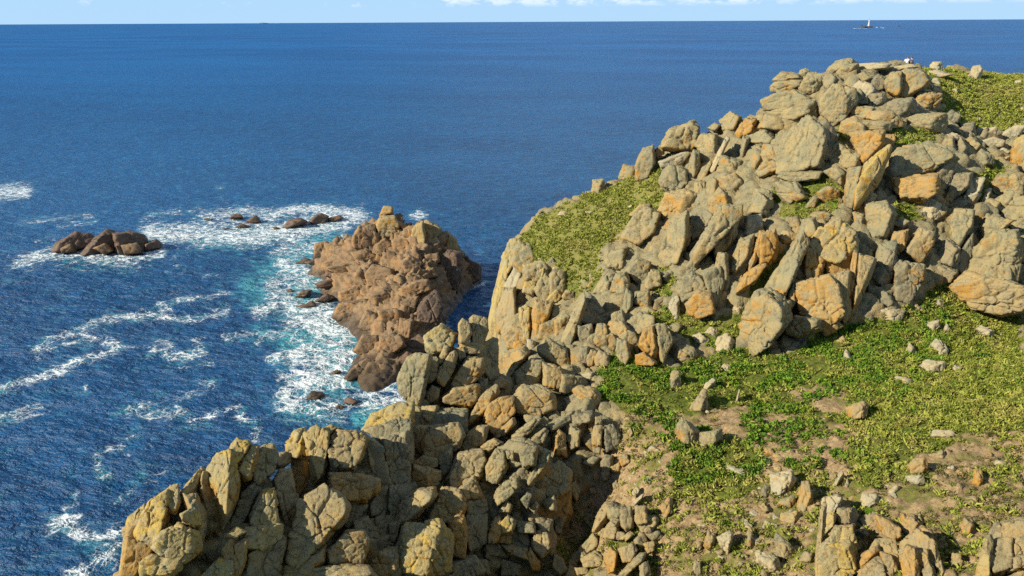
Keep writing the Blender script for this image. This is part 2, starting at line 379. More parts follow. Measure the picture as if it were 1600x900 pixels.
# ------------------------------------------------------------------ sea
def dist_poly(px, py, poly):
    poly = np.asarray(poly, float); best = np.full(np.shape(px), 1e9)
    for (ax, ay), (bx, by) in zip(poly[:-1], poly[1:]):
        dx, dy = bx - ax, by - ay; l = dx * dx + dy * dy + 1e-9
        t = np.clip(((px - ax) * dx + (py - ay) * dy) / l, 0, 1)
        best = np.minimum(best, np.hypot(px - ax - t * dx, py - ay - t * dy))
    return best
def P_(s, x0=0, y0=0, k=1.0):
    return [(x0 + float(a) / k, y0 + float(b) / k) for a, b in (q.split(',') for q in s.split())]
NV = (0, 250, 2.25); MV = (420, 300, 2.6475); SV = (0, 580, 2.812)
FOAM = [  # view, half width in photo pixels, strength, points
 (NV, 7, 1.0, '-20,820 80,775 180,745 270,712 330,692 395,682 430,660 400,640 345,632 300,618'),
 (NV, 7, .9, '130,675 160,645 215,620 265,610 300,585 360,560 430,545 500,545 570,540 640,560 720,548 790,535'),
 (NV, 4, .75, '330,615 260,640 190,655 140,668'), (NV, 3.5, .6, '440,660 520,662 560,655'),
 (NV, 7, .9, '530,675 560,650 600,660 580,685 650,690 720,665 690,640'),
 (NV, 4, .6, '620,720 700,718 740,710'), (NV, 5, .75, '580,840 660,830 720,805 745,790 710,785'),
 (NV, 6, .8, '560,500 600,520 610,490 680,490 740,478 800,455'), (NV, 5, .7, '800,635 860,615 940,610 1040,610 1060,625'),
 (NV, 10, 1.1, '-30,115 30,112 90,108'), (NV, 4, .7, '80,225 150,213 240,203 330,196'), (NV, 3.5, .6, '200,235 270,222 345,213'),
 (NV, 4, .65, '500,205 560,190 640,178 700,168'), (NV, 3, .55, '760,95 790,92'), (NV, 4, .5, '770,130 790,145'),
 (NV, 5, .75, '590,275 620,262 600,300'), (NV, 4, .5, '120,285 190,275'), (NV, 4, .45, '700,415 740,410 780,405'),(NV,4,.5,'620,370 650,385'),
 (NV, 9, 1.0, '60,365 120,345 190,325 260,330 330,345 420,350 500,340 570,325'), (NV, 14, .5, '40,370 200,345 400,365 600,330'),
 (NV, 14, 1.15, '520,255 620,260 720,262 830,265 920,262 1000,262 1080,240 1199,220'), (NV, 9, .9, '720,200 800,190 880,185 960,190 1060,185 1150,178'),
 (NV, 12, .8, '700,230 800,230 900,235 980,240'), (NV, 9, .8, '640,275 700,285 800,290 900,290'),
 (MV, 8, .9, '0,100 60,80 150,72 250,75 340,85 390,100'), (MV, 12, 1.0, '0,170 100,150 200,125 300,105 380,100'),
 (MV, 5, .9, '600,95 630,85 650,95 620,110'),
 (MV, 12, .75, '30,250 100,240 180,225 260,235 330,220'), (MV, 16, .8, '60,300 110,330 180,340'), (MV, 18, .75, '20,380 80,350 150,370 210,345'),
 (MV, 22, .85, '60,440 130,490 200,480 240,500'), (MV, 22, .95, '120,520 200,530 250,530 300,540 350,520'), (MV, 12, .7, '0,470 60,490 120,520'),
 (MV, 18, .95, '200,570 280,570 350,560'), (MV, 14, .85, '230,620 300,620 340,640'), (MV, 9, 1.0, '10,690 70,670 120,655 140,640 200,650'),
 (MV, 20, .9, '110,700 190,690 250,700 320,670'), (MV, 20, .95, '100,780 180,760 240,740 300,720'), (MV, 16, .9, '70,830 130,820 200,790 300,780'),
 (MV, 18, .8, '60,880 150,880 240,890 330,870'), (MV, 18, .85, '400,830 470,790 540,760'), (MV, 14, .8, '380,880 470,860 545,840'),
 (MV, 9, .55, '100,610 160,640 240,660'), (MV, 8, .6, '0,590 70,580 130,600'), (MV, 8, .7, '690,600 690,560 720,540'), (MV, 4, .8, '800,400 840,385 880,370'),
 (MV, 5, .8, '890,590 905,560'), (MV, 7, .5, '150,400 190,410'), (MV, 5, .7, '-40,620 10,580 40,580'),
 (SV, 7, .85, '-20,210 60,190 120,165 170,140'), (SV, 6, .7, '-10,240 80,225 160,190 210,170'),
 (SV, 7, .85, '555,170 600,155 640,185 720,185 800,190 860,205 900,200 960,175 1020,155 1060,160 1050,190 1090,215 1115,250 1110,300'),
 (SV, 5, .7, '880,55 925,62 880,95 800,110 740,118'), (SV, 5, .55, '640,150 720,145 780,160'), (SV, 4, .5, '800,245 860,225'),
 (SV, 6, .8, '540,340 490,350 420,375 440,410 430,450 480,470'), (SV, 4, .6, '560,370 620,365 655,340 690,305'), (SV, 3.5, .5, '560,300 620,290'),
 (SV, 5, .65, '690,480 620,490 560,540 510,575'), (SV, 3.5, .5, '620,460 700,450 800,425'),
 (SV, 9, .95, '230,685 275,660 345,635 290,680 300,710 380,720 440,735 500,720 545,700'), (SV, 5, .6, '280,610 340,575 330,540'),
 (SV, 10, 1.0, '320,910 370,880 420,840 480,830 490,775 520,770'), (SV, 6, .7, '480,800 540,760'), (SV, 4, .4, '420,630 430,640'), (SV, 2.5, .9, '362,72 368,70'),
 (MV, 9, .8, '-60,500 -20,495 30,470'), ((0,0,1), 4, .5, '420,520 455,520 480,530'), ((0,0,1), 5, .7, '350,525 400,520 450,522'),
 ((0,0,1), 6, .5, '560,655 590,640 620,625'), ((0,0,1), 7, .6, '470,655 520,650 560,648'),
]
AER = [((0,0,1), 40, .8, '500,520 540,540'), ((0,0,1), 34, .9, '470,480 490,450 510,420'), ((0,0,1), 26, 1.0, '460,535 490,533'), ((0,0,1), 34, .6, '420,430 460,400 520,380'),
 ((0,0,1), 26, .55, '390,450 420,480'), ((0,0,1), 30, .65, '500,600 540,590'), ((0,0,1), 18, .9, '565,655 585,640'), ((0,0,1), 24, .5, '320,375 420,365 520,350'), ((0,0,1), 14, .35, '100,405 200,410'),
 ((0,0,1), 26, .5, '450,640 520,650'), ((0,0,1), 18, .4, '400,520 440,530')]
s = np.linspace(-1.25, 1.35, 800)
Y = np.concatenate([np.linspace(-60, 27, 16)[:-1], 27 * (330 / 27) ** np.linspace(0, 1, 720), 330 * (90000 / 330) ** (np.linspace(0, 1, 70)[1:])])
S, YY = np.meshgrid(s, Y, indexing='ij'); X = S * (np.abs(YY) + 14)
fx, fy = X.ravel(), YY.ravel()
amp = 1 - sstep(np.hypot(fx, fy), 160, 330)
Z = amp * (.60 * fbm(np.stack([fx * .075 + fy * .03, fy * .15 - fx * .02, 0 * fx + 3.1], 1), 4, .55) + .30 * fbm(np.stack([fx * .42, fy * .8, 0 * fx + 9.], 1), 3, .6))
px, py, dz = project(np.stack([fx, fy, 0 * fx], 1))
ok = (dz > 20) & (dz < 420) & (px > -200) & (px < 1300)
foam = np.zeros(len(fx)); aer = np.zeros(len(fx))
I = np.where(ok)[0]
wx = 9 * fbm(np.stack([fx[I] * .16, fy[I] * .16, 0 * fx[I]], 1), 4, .6); wy = 6 * fbm(np.stack([fx[I] * .16, fy[I] * .16, 0 * fx[I] + 9], 1), 4, .6)
qx, qy = px[I] + wx, py[I] + wy
for (x0, y0, k), wd, stg, p in FOAM:
    if y0 == 300: wd *= 1.2; stg *= 1.08
    else: wd *= 1.35; stg *= .86
    d = dist_poly(qx, qy, P_(p, x0, y0, k)); foam[I] = np.maximum(foam[I], stg * np.exp(-(d / wd) ** 2 * .8))
for (x0, y0, k), wd, stg, p in AER:
    d = dist_poly(qx, qy, P_(p, x0, y0, k)); aer[I] = np.maximum(aer[I], stg * np.exp(-(d / wd) ** 2))
aer = np.maximum(aer, .35 * foam)
# a little scattered white out in the open water
far = MRf = None
n, m = S.shape; idx = np.arange(n * m).reshape(n, m)
q = np.stack([idx[:-1, :-1], idx[1:, :-1], idx[1:, 1:], idx[:-1, 1:]], -1).reshape(-1, 4)
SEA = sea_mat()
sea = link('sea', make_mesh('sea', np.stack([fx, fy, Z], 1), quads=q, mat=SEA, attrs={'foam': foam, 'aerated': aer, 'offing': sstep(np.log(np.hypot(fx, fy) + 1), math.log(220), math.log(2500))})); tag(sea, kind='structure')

# ------------------------------------------------------------------ headland
VEG = [  # polygons in the photograph: weight of grass, of soil
 (1.0, .0, '935,575 1000,560 1060,585 1130,560 1160,545 1215,550 1300,515 1330,520 1400,500 1440,480 1490,440 1510,455 1540,490 1600,485 1610,665 1500,685 1440,700 1330,660 1200,640 1060,640 960,640 935,610'),
 (1.0, 0, '805,385 830,360 880,325 940,300 985,280 1030,262 1055,262 1052,290 1035,330 985,345 962,375 940,405 945,425 905,425 850,410 815,395'),
 (.6, .25, '845,405 950,425 930,470 880,470 850,440'),
 (1.0, 0, '1440,108 1520,112 1610,110 1610,150 1590,190 1540,185 1500,180 1475,175 1460,140'),
 (.7, .1, '1470,170 1610,160 1610,230 1560,210 1500,200'),
 (.95, 0, '1105,525 1175,455 1220,405 1245,395 1240,420 1185,485 1160,515 1150,545 1110,550'),
 (.9, 0, '1030,430 1050,425 1060,450 1040,460'), (.9,0,'1020,490 1080,480 1110,500 1130,545 1080,530 1030,520'),
 (.95, 0, '1215,310 1250,275 1300,270 1320,300 1290,345 1235,345'),
 (.8, 0, '1300,190 1330,195 1320,240 1300,230'), (.9, 0, '1390,205 1450,200 1470,215 1430,225 1395,225'),
 (.9, 0, '1500,285 1560,255 1580,270 1540,310 1510,310'), (.8,0,'1400,320 1430,320 1440,350 1410,345'),
 (.9, 0, '1420,480 1470,440 1500,440 1490,470 1440,490'), (.8, 0, '955,540 985,535 1000,555 960,570'),
 (.42, 1.0, '960,640 1060,640 1200,640 1330,660 1440,700 1500,690 1610,665 1610,790 1440,740 1420,760 1300,740 1200,720 1040,900 870,900 880,840 930,760 960,700'),
 (.44, .95, '1040,900 1090,840 1200,720 1300,740 1420,760 1440,740 1610,790 1610,910 1040,910'),
 (.3, 1, '1180,650 1330,680 1330,730 1200,740 1120,690'), (.34, 1, '1470,690 1610,660 1610,850 1560,830 1480,760'),
 (.4, 1, '1210,600 1330,600 1330,640 1240,640'), (.25, 1, '930,740 975,690 1010,700 950,800 900,850 870,850'),
 (.8, .5, '1080,680 1200,690 1190,760 1100,780 1040,740'), (.75, .6, '1310,700 1430,690 1440,760 1330,760'),
]
sC = np.linspace(-1.05, 1.25, 860)
YC = np.concatenate([np.linspace(-8, 26, 26)[:-1], 26 * (118 / 26) ** np.linspace(0, 1, 600), np.linspace(118, 205, 40)[1:]])
S, YY = np.meshgrid(sC, YC, indexing='ij'); X = S * (YY + 12)
Z = LAND(X, YY)
px, py, dz = project(np.stack([X, YY, Z], -1))
n, m = X.shape
co = np.stack([X, YY, Z], -1).reshape(-1, 3)
dn = 9 * fbm(co * .35, 4) + 5 * fbm(co * 1.5, 4, .65); dn2 = 9 * fbm(co * .35 + 50, 4) + 5 * fbm(co * 1.5 + 50, 4, .65)
grass = np.zeros(n * m); soil = np.zeros(n * m)
for g_, s_, p in VEG:
    r = inpoly(px.ravel() + dn * 3, py.ravel() + dn2 * 2.4, P_(p)) & (dz.ravel() > 5)
    grass[r] = g_; soil[r] = s_
off = (px.ravel() > 1615) | (py.ravel() > 915) | (co[:, 1] < 24)
oo = off & (fbm(co * .12, 3) > -.25); grass[oo] = .8; soil[oo] = .6
def blur(a, k=2):
    a = a.reshape(n, m)
    for _ in range(k):
        b = np.pad(a, 1, mode='edge'); a = (b[:-2, 1:-1] + b[2:, 1:-1] + b[1:-1, :-2] + b[1:-1, 2:] + 2 * b[1:-1, 1:-1]) / 6
    return a.ravel()
grass = blur(grass, 3); soil = blur(soil, 3)
# normals of the smooth ground, then rocky displacement where it is bare rock
Zx = np.gradient(co[:, 2].reshape(n, m), axis=0) / np.gradient(X, axis=0)
G = co.reshape(n, m, 3); nrm = np.cross(np.gradient(G, axis=0), np.gradient(G, axis=1)).reshape(-1, 3); nrm /= np.linalg.norm(nrm, axis=1)[:, None] + 1e-9
nrm[nrm[:, 2] < 0] *= -1
rk = np.clip(1 - np.maximum(grass, soil), 0, 1); rk *= sstep(co[:, 2], -3, 1)
vis = np.where((co[:, 2] > -3))[0]
e1, v1 = joints(co[vis], 2.5, 1.7); e2, v2 = joints(co[vis] + 31.7, .95, 1.4)
dr = np.zeros(n * m)
rid = 1 - 2 * np.abs(fbm(co[vis] * (.9, .9, .5), 4, .55))
dr[vis] = .22 + .34 * sstep(co[vis][:, 1], 57, 62) * (1 - sstep(co[vis][:, 2], 38, 45)) * (1 - sstep(co[vis][:, 1], 84, 92)) +  (.8 * (v1 - .5) + .75 * (sstep(e1, 0, .13) - 1)) + .36 * (v2 - .5) + .26 * (sstep(e2, 0, .14) - 1) - .25 * (rid - .5)
dv = .22 * fbm(co * .45, 3) + .12 * fbm(co * 1.6, 3) + .05 * fbm(co * 4.5, 2); dv = dv + .10 * soil * fbm(co * 1.1 + 7, 4)
e3, v3 = joints(co[vis] + 11.1, .75)
dv[vis] += soil[vis] * (v3 > .62) * sstep(e3, .04, .4) * .22 * (v3 - .3)
co = co + nrm * (dr * rk)[:, None]; co[:, 2] += dv * (1 - rk) * 1.6
co[:, 2] = np.where(co[:, 2] < -2, np.maximum(co[:, 2], -5), co[:, 2])
idx = np.arange(n * m).reshape(n, m)
q = np.stack([idx[:-1, :-1], idx[1:, :-1], idx[1:, 1:], idx[:-1, 1:]], -1).reshape(-1, 4)
q = q[(co[q, 2] > -2.5).any(1)]
head = link('headland', make_mesh('headland', co, quads=q, mat=land_mat(), attrs={'grass': grass, 'soil': soil, 'dry': blur(((py.ravel() < 440) & (px.ravel() < 1070) | (py.ravel() < 230) & (px.ravel() > 1430)) * 1.0, 5)})); tag(head, kind='structure')
HEAD_CO, HEAD_Q, HEAD_GRASS, HEAD_SOIL, HEAD_N = co, q, grass, soil, nrm

# ------------------------------------------------------------------ grass and low leafy ground cover
def tufts(name, spots, dry, rad, hgt, nl, seed, mat, llen=.55, lw=.14, shade=None):
    """clumps of small pointed leaves standing on the ground."""
    rg = np.random.RandomState(seed); k = len(spots)
    a = rg.rand(k, nl) * 2 * math.pi; r = np.sqrt(rg.rand(k, nl)) * rad[:, None]
    t = np.clip(1 - (r / rad[:, None]) ** 2, .12, 1) ** .5
    base = spots[:, None, :] + np.stack([np.cos(a) * r, np.sin(a) * r, t * hgt[:, None] * (.35 + .65 * rg.rand(k, nl)) - .03], -1)
    up = np.stack([np.cos(a) * r / rad[:, None] * .9, np.sin(a) * r / rad[:, None] * .9, .55 + 0 * r], -1) + rg.randn(k, nl, 3) * .38
    up /= np.linalg.norm(up, axis=-1)[..., None]
    sd = np.cross(up, rg.randn(k, nl, 3)); sd /= np.linalg.norm(sd, axis=-1)[..., None] + 1e-9
    ln = (llen * hgt[:, None] * (.6 + .8 * rg.rand(k, nl)))[..., None]; wd = (lw * (.7 + .6 * rg.rand(k, nl)))[..., None] * (rad[:, None, None] / .25)
    A = base - up * ln * .5 - sd * wd * .6; B = base - up * ln * .5 + sd * wd * .6; C_ = base + up * ln * .5 + sd * wd * .25; D = base + up * ln * .5 - sd * wd * .25
    V = np.stack([A, B, C_, D], 2).reshape(-1, 3)
    Q = np.arange(len(V), dtype=np.int32).reshape(-1, 4)
    tone = np.repeat(np.clip(.5 + (0 if dry is None else dry[:, None]) + .35 * rg.randn(k)[:, None] + .22 * rg.randn(k, nl), 0, 1).ravel(), 4)
    o = link(name, make_mesh(name, V, quads=Q, mat=mat, smooth=False, attrs={'tone': tone})); tag(o, kind='stuff'); return o
fc = HEAD_CO[HEAD_Q].mean(1); fg = HEAD_GRASS[HEAD_Q].mean(1); fs = HEAD_SOIL[HEAD_Q].mean(1)
v4 = HEAD_CO[HEAD_Q]; farea = .5 * np.linalg.norm(np.cross(v4[:, 2] - v4[:, 0], v4[:, 3] - v4[:, 1]), axis=1)
fpx, fpy, fdz = project(fc)
fvis = (fdz > 20) & (fpx > -250) & (fpx < 1850) & (fpy > 60) & (fpy < 1050)
def scatter(dens, seed):
    rg = np.random.RandomState(seed); ex = np.maximum(dens, 0) * farea * fvis
    k = rg.poisson(np.clip(ex, 0, 60)); i = np.repeat(np.arange(len(k)), k)
    u, v = rg.rand(len(i), 1), rg.rand(len(i), 1); p = v4[i]
    return (p[:, 0] * (1 - u) + p[:, 1] * u) * (1 - v) + (p[:, 3] * (1 - u) + p[:, 2] * u) * v, i
cl1 = fbm(fc * .33, 4); cl2 = fbm(fc * .8 + 20, 4)
lush = inpoly(fpx, fpy, P_('935,560 1150,530 1300,505 1450,470 1500,520 1450,600 1330,660 1200,640 1000,650 935,620')) * 1.0
bowl = inpoly(fpx, fpy, P_('1380,470 1500,440 1610,470 1610,670 1500,690 1330,700 1300,560')) * 1.0
hillg = ((fpy < 440) & (fpx < 1070) | (fpy < 210) & (fpx > 1440)) * 1.0
gk = sstep(fg + .35 * cl1, .25, .75)
d_grass = gk * (11.0 + 22 * bowl + 34 * hillg) * (.3 + .7 * sstep(cl2 + .5 * cl1, -.35, .15)) * np.clip(50 / np.maximum(fdz, 20), .45, 1.4) ** 1.5
p, i = scatter(d_grass, 5); rg = np.random.RandomState(15)
print('GRASS', len(p))
if len(p) > 80000: sel = rg.permutation(len(p))[:80000]; p = p[sel]; i = i[sel]
GRASS = leaf_mat('grass blades', (.105, .135, .016), (.29, .31, .052), (.34, .29, .085))
tufts('grass', p, .26 * hillg[i], .15 + .20 * rg.rand(len(p)), .13 + .26 * rg.rand(len(p)) ** 1.5, 18, 6, GRASS, .8, .075)
mids = inpoly(fpx, fpy, P_('1000,600 1330,600 1320,730 1060,760 1030,680')) * 1.0
d_lush = np.maximum(gk, .55 * mids * sstep(cl2 + .8 * cl1, -.05, .1)) * (17 * np.maximum(lush, .6 * mids) * sstep(cl2 + .8 * cl1, -.16, .16) + .8 * bowl * sstep(cl2, .05, .25) + .7 * sstep(cl2, .0, .28) * (1 - hillg)) - 9 * hillg
p, i = scatter(d_lush, 9); rg = np.random.RandomState(19)
print('COVER', len(p))
if len(p) > 30000: p = p[rg.permutation(len(p))[:30000]]
COVER = leaf_mat('leafy ground cover', (.045, .110, .010), (.15, .25, .020), (.15, .19, .022))
tufts('ground_cover', p, None, .18 + .28 * rg.rand(len(p)) ** 1.5, .18 + .28 * rg.rand(len(p)), 30, 8, COVER, .42, .09)

d_dry = sstep(fs, .15, .6) * (1 - .6 * gk) * 9 * sstep(cl2 + .4 * cl1, -.3, .25) * np.clip(50 / np.maximum(fdz, 20), .5, 1.4)
p, i = scatter(d_dry, 29); rg = np.random.RandomState(39)
print('SCRUB', len(p))
SCRUB = leaf_mat('dry scrub', (.050, .050, .014), (.17, .15, .045), (.22, .165, .075))
tufts('scrub_undergrowth', p, None, .12 + .24 * rg.rand(len(p)) ** 1.6, .08 + .18 * rg.rand(len(p)) ** 1.5, 14, 18, SCRUB, .7, .06)
# ------------------------------------------------------------------ rocks
def hull(p):
    p = sorted(set(map(tuple, p)))
    def half(ps):
        h = []
        for q in ps:
            while len(h) > 1 and (h[-1][0] - h[-2][0]) * (q[1] - h[-2][1]) - (h[-1][1] - h[-2][1]) * (q[0] - h[-2][0]) <= 0: h.pop()
            h.append(q)
        return h[:-1]
    return np.array(half(p) + half(p[::-1]), float)
def rock_surface(center, basis, planes, dist, dims, n, seed, rough=1.0, p=24., jsize=None, grow=1.13):
    """a weathered block: the rounded meeting of joint planes, split by smaller joints, pitted and worn."""
    D, Q = cubesphere(n)
    u = D * dims; u = u / np.linalg.norm(u, axis=1)[:, None]
    r = (np.clip((u @ planes.T) / dist, 0, None) ** p).sum(1) ** (-1.0 / p)
    loc = u * (r * grow)[:, None]
    wp = center + loc @ basis                       # rows of basis are the axes in the world
    size = float(np.cbrt(np.prod(dims))) * 2
    rg = np.random.RandomState(seed)
    off = rg.rand(3) * 50
    radial = (u @ basis)
    d = .045 * size * fbm(wp * (1.3 / size) + off, 3) + .030 * size * np.clip(np.abs(fbm(wp * (2.2 / size) + off, 4)) * 4.5 - .5, -.5, .6)
    js = jsize or max(.5, size * rg.uniform(.42, .75))
    e, v = joints(wp + off, js, 1.15)
    e2, v2 = joints(wp - off, js * .42, .9)
    big = float(np.clip(1.35 - size / 4.5, .5, 1.0))
    d = d + rough * big * ((.15 * js) * (sstep(e, 0, .085) - 1) + .11 * js * (v - .5)) + rough * (.06 * js) * (sstep(e2, 0, .11) - 1) + rough * .045 * js * (v2 - .5)
    d = d + .035 * fbm(wp * 3.1 + off, 4)
    lim = np.minimum(r * .45, 1e9)
    return loc + (u * np.clip(d, -lim, lim)[:, None]), Q
def traced(poly_px, depth, rg, thick=.85, back=1.0, lean=(4, 20), turn=(0., 0.)):
    """joint planes for a block whose outline in the photograph is poly_px, standing DEPTH metres off."""
    h = hull(poly_px); c = h.mean(0) * .5 + (h.min(0) + h.max(0)) * .25
    m = depth / FPX
    d = ray(c[0], c[1]); center = CO + d * depth
    dn = d / np.linalg.norm(d)
    ax = CR - dn * (CR @ dn); ax /= np.linalg.norm(ax); bx = np.cross(ax, dn) * 1.0
    bx = np.cross(dn, ax) * -1 if np.cross(dn, ax) @ CU < 0 else np.cross(dn, ax)
    basis = np.stack([ax, bx, -dn])
    q = (h - c) * (m, -m)
    wdt, hgt = np.ptp(q[:, 0]) / 2, np.ptp(q[:, 1]) / 2
    th = thick * math.sqrt(wdt * hgt) * rg.uniform(.85, 1.15); th = min(th, 1.3 * min(wdt, hgt) + .3)
    if back > 1.0: th = min(th, .6 + .012 * depth)
    pl, ds = [], []
    k = len(q)
    for i in range(k):
        a, b = q[i], q[(i + 1) % k]; e = b - a; l = np.hypot(*e)
        if l < 1e-6: continue
        nn = np.array((e[1], -e[0])) / l
        if nn @ (a + b) < 0: nn = -nn
        dd = max(nn @ a, .12 * min(wdt, hgt))
        for sg in (1, -1):
            al = R(rg.uniform(*lean)) if sg > 0 else R(rg.uniform(3, 20) / back); ce = rg.uniform(-.2, .3) * th
            v = np.array((nn[0] * math.cos(al), nn[1] * math.cos(al), sg * math.sin(al)))
            pl.append(v); ds.append(max(dd * math.cos(al) + sg * math.sin(al) * ce, .15 * min(wdt, hgt)))
    # front faces: a steep one turned a little left or right, a flatter top
    emb = back > 1.0
    yaw = R((rg.uniform(-22, 16) + 40 * turn[0]) if emb else rg.uniform(-32, 8)); fd = th * rg.uniform(.78, .9)
    pl.append(np.array((math.sin(yaw), (rg.uniform(-.12, .22) + .35 * turn[1]) if emb else rg.uniform(-.2, .1), math.cos(yaw)))); ds.append(fd)
    if not emb or rg.rand() < .55:
        yaw = R(rg.uniform(35, 65)); cut = rg.uniform(.72, .95)
        pl.append(np.array((math.sin(yaw), rg.uniform(-.3, .2), math.cos(yaw)))); ds.append((min(th, wdt) * cut) if not emb else (math.sin(yaw) * wdt + math.cos(yaw) * fd) * rg.uniform(.74, .92))
    if not emb or rg.rand() < .6:
        pit = R(rg.uniform(32, 58)); yaw = R(rg.uniform(-30, 25))
        pl.append(np.array((.6 * math.sin(yaw), math.sin(pit), math.cos(pit)))); ds.append((min(th, hgt) * rg.uniform(.75, 1.0)) if not emb else (math.sin(pit) * hgt + math.cos(pit) * fd) * rg.uniform(.72, .92))
    pl.append(np.array((rg.uniform(-.2, .2), rg.uniform(-.2, .2), -1.0))); ds.append(th * back)
    pl = np.array(pl); pl /= np.linalg.norm(pl, axis=1)[:, None]
    return center, basis, pl, np.array(ds), np.array((wdt, hgt, th))
COUNT = {}
THINGS = {}
TRACED = []        # (key, polygon) of everything traced
def thing_of(key, pos):
    if key not in THINGS:
        nm, lab, cat, grp = LABELS[key]
        e = empty(nm, pos); tag(e, lab, cat, grp); THINGS[key] = [e, np.array(pos, float), 0]
    return THINGS[key]
def add_block(key, poly, code, seed, push=0.0, thick=.85, field=None, single=False, rough=1.0, partname='block', depth=None, t0=0.0, zmin=None, tmax=None):
    rg = np.random.RandomState(seed)
    a = np.array(poly); x0, y0 = a.min(0); x1, y1 = a.max(0); cx = a[:, 0].mean()
    if depth is None:
        fg = key[0] == 'r' and key[1] in 'abcdefghijkl' or key in ('b_lit', 'b_cap')
        if zmin is None: zmin = 19.0 if fg else 10.0
        if tmax is None: tmax = 72.0 if fg else 118.0
        kw = dict(field=field, t0=t0, zmin=zmin, tmax=tmax)
        tb = hit(cx, y1 - .06 * (y1 - y0), **kw); tcn = hit(cx, .5 * (y0 + y1), **kw)
        if tb is None: return None
        m = tb / FPX; th = thick * .5 * math.sqrt((x1 - x0) * (y1 - y0)) * m
        if not single: th = min(th, .6 + .012 * tb)
        depth = tb + (.95 if single else .75) * th
        if tcn is not None: depth = min(depth, tcn + .1 * th)
    if not single and key[0] in 'klij' and key != 'isl': push += .15 + .5 * np.clip((math.sqrt((x1 - x0) * (y1 - y0)) - 28) / 30, -.4, 1.5)
    turn = (0., 0.)
    if not single and key in BOUNDS and thick > .7:
        bx_, by_, hx_, hy_ = BOUNDS[key]; m_ = depth / FPX
        u_ = float(np.clip((cx - bx_) / hx_, -1, 1)); v_ = float(np.clip((by_ - .5 * (y0 + y1)) / hy_, -1, 1))
        turn = (u_, v_)
        push += min(hx_ * m_ * .75, 1.5 if key[0] in 'klij' else 2.2) * (.45 - min(1., u_ * u_ + .35 * v_ * v_))
    depth -= push * (1.15 if (not single and key[0] in 'klij' and key != 'isl') else (1.3 if key[:2] in ('ra', 'rb', 'rc', 'rd', 're', 'rf', 'rg', 'rh') else 1.0))
    C_, B, pl, ds, dims = traced(poly, depth, rg, thick, 1.0 if single else 2.2, (8, 34) if single else (3, 18), turn)
    px_ = math.sqrt((x1 - x0) * (y1 - y0)) * .64
    n = int(np.clip(px_ * .78, 10, 78))
    loc, Q = rock_surface(C_, B, pl, ds, dims, n, seed, rough, *((60., None, 1.03) if key == 'isl' else ((24., None, 1.12) if single else ((52., None, 1.15) if key[0] in 'klij' else ((60., None, 1.03) if key[0] == 's' else (48., None, 1.10)))) ))
    V = loc @ B
    if single:
        nm, lab, cat, grp = LABELS[key]
        o = link(nm, make_mesh(nm, V, quads=Q, mat=ROCK[code]), None, C_); tag(o, lab, cat, grp); return o
    T = thing_of(key, C_ - np.array((0, 0, dims[1])))
    T[2] += 1
    asp = (y1 - y0) / (x1 - x0)
    if partname == 'block': partname = 'column' if asp > 1.55 else ('slab' if asp < .62 else 'block')
    return link(partname, make_mesh(partname, V, quads=Q, mat=ROCK[code]), T[0], C_ - T[1])
LOOSE = {'ru', 'ro', 'rn', 'kf', 'ii', 'il', 'ij', 'ik', 'isl', 's1', 's2', 's5', 's6', 's7', 's10'}
BOUNDS = {}
def build(view, text, field=None, **kw):
    x0, y0, k = view
    seen = {}
    for ln in text.strip().splitlines():
        ln = ln.strip()
        if not ln or ln[0] in '#*': continue
        hd, body = ln.split(':', 1); hd = hd.split()
        if len(hd) > 3 or hd[0] in LOOSE: continue
        for pp in body.split('|'): seen.setdefault(hd[0], []).extend(P_(pp, x0, y0, k))
    for kk, q_ in seen.items():
        if kk not in BOUNDS:
            q_ = np.array(q_); a_, b_ = q_.min(0), q_.max(0); BOUNDS[kk] = (*((a_ + b_) / 2), *((b_ - a_) / 2))
    for ln in text.strip().splitlines():
        ln = ln.strip()
        if not ln or ln[0] == '#': continue
        hd, body = ln.split(':', 1); hd = hd.split(); key, code = hd[0], hd[1]
        push = float(hd[2]) if len(hd) > 2 else 0.0; thick = float(hd[3]) if len(hd) > 3 else .85
        single = key[0] == '*'; key = key.lstrip('*')
        for i, pp in enumerate(body.split('|')):
            poly = P_(pp, x0, y0, k)
            seed = (hash_(key) + int(poly[0][0] * 7 + poly[0][1] * 13)) % 100000
            TRACED.append((key, poly, single))
            add_block(key, poly, code, seed, push, thick, field, single, **kw)
def hash_(s):
    h = 0
    for ch in s: h = (h * 131 + ord(ch)) % 1000003
    return h
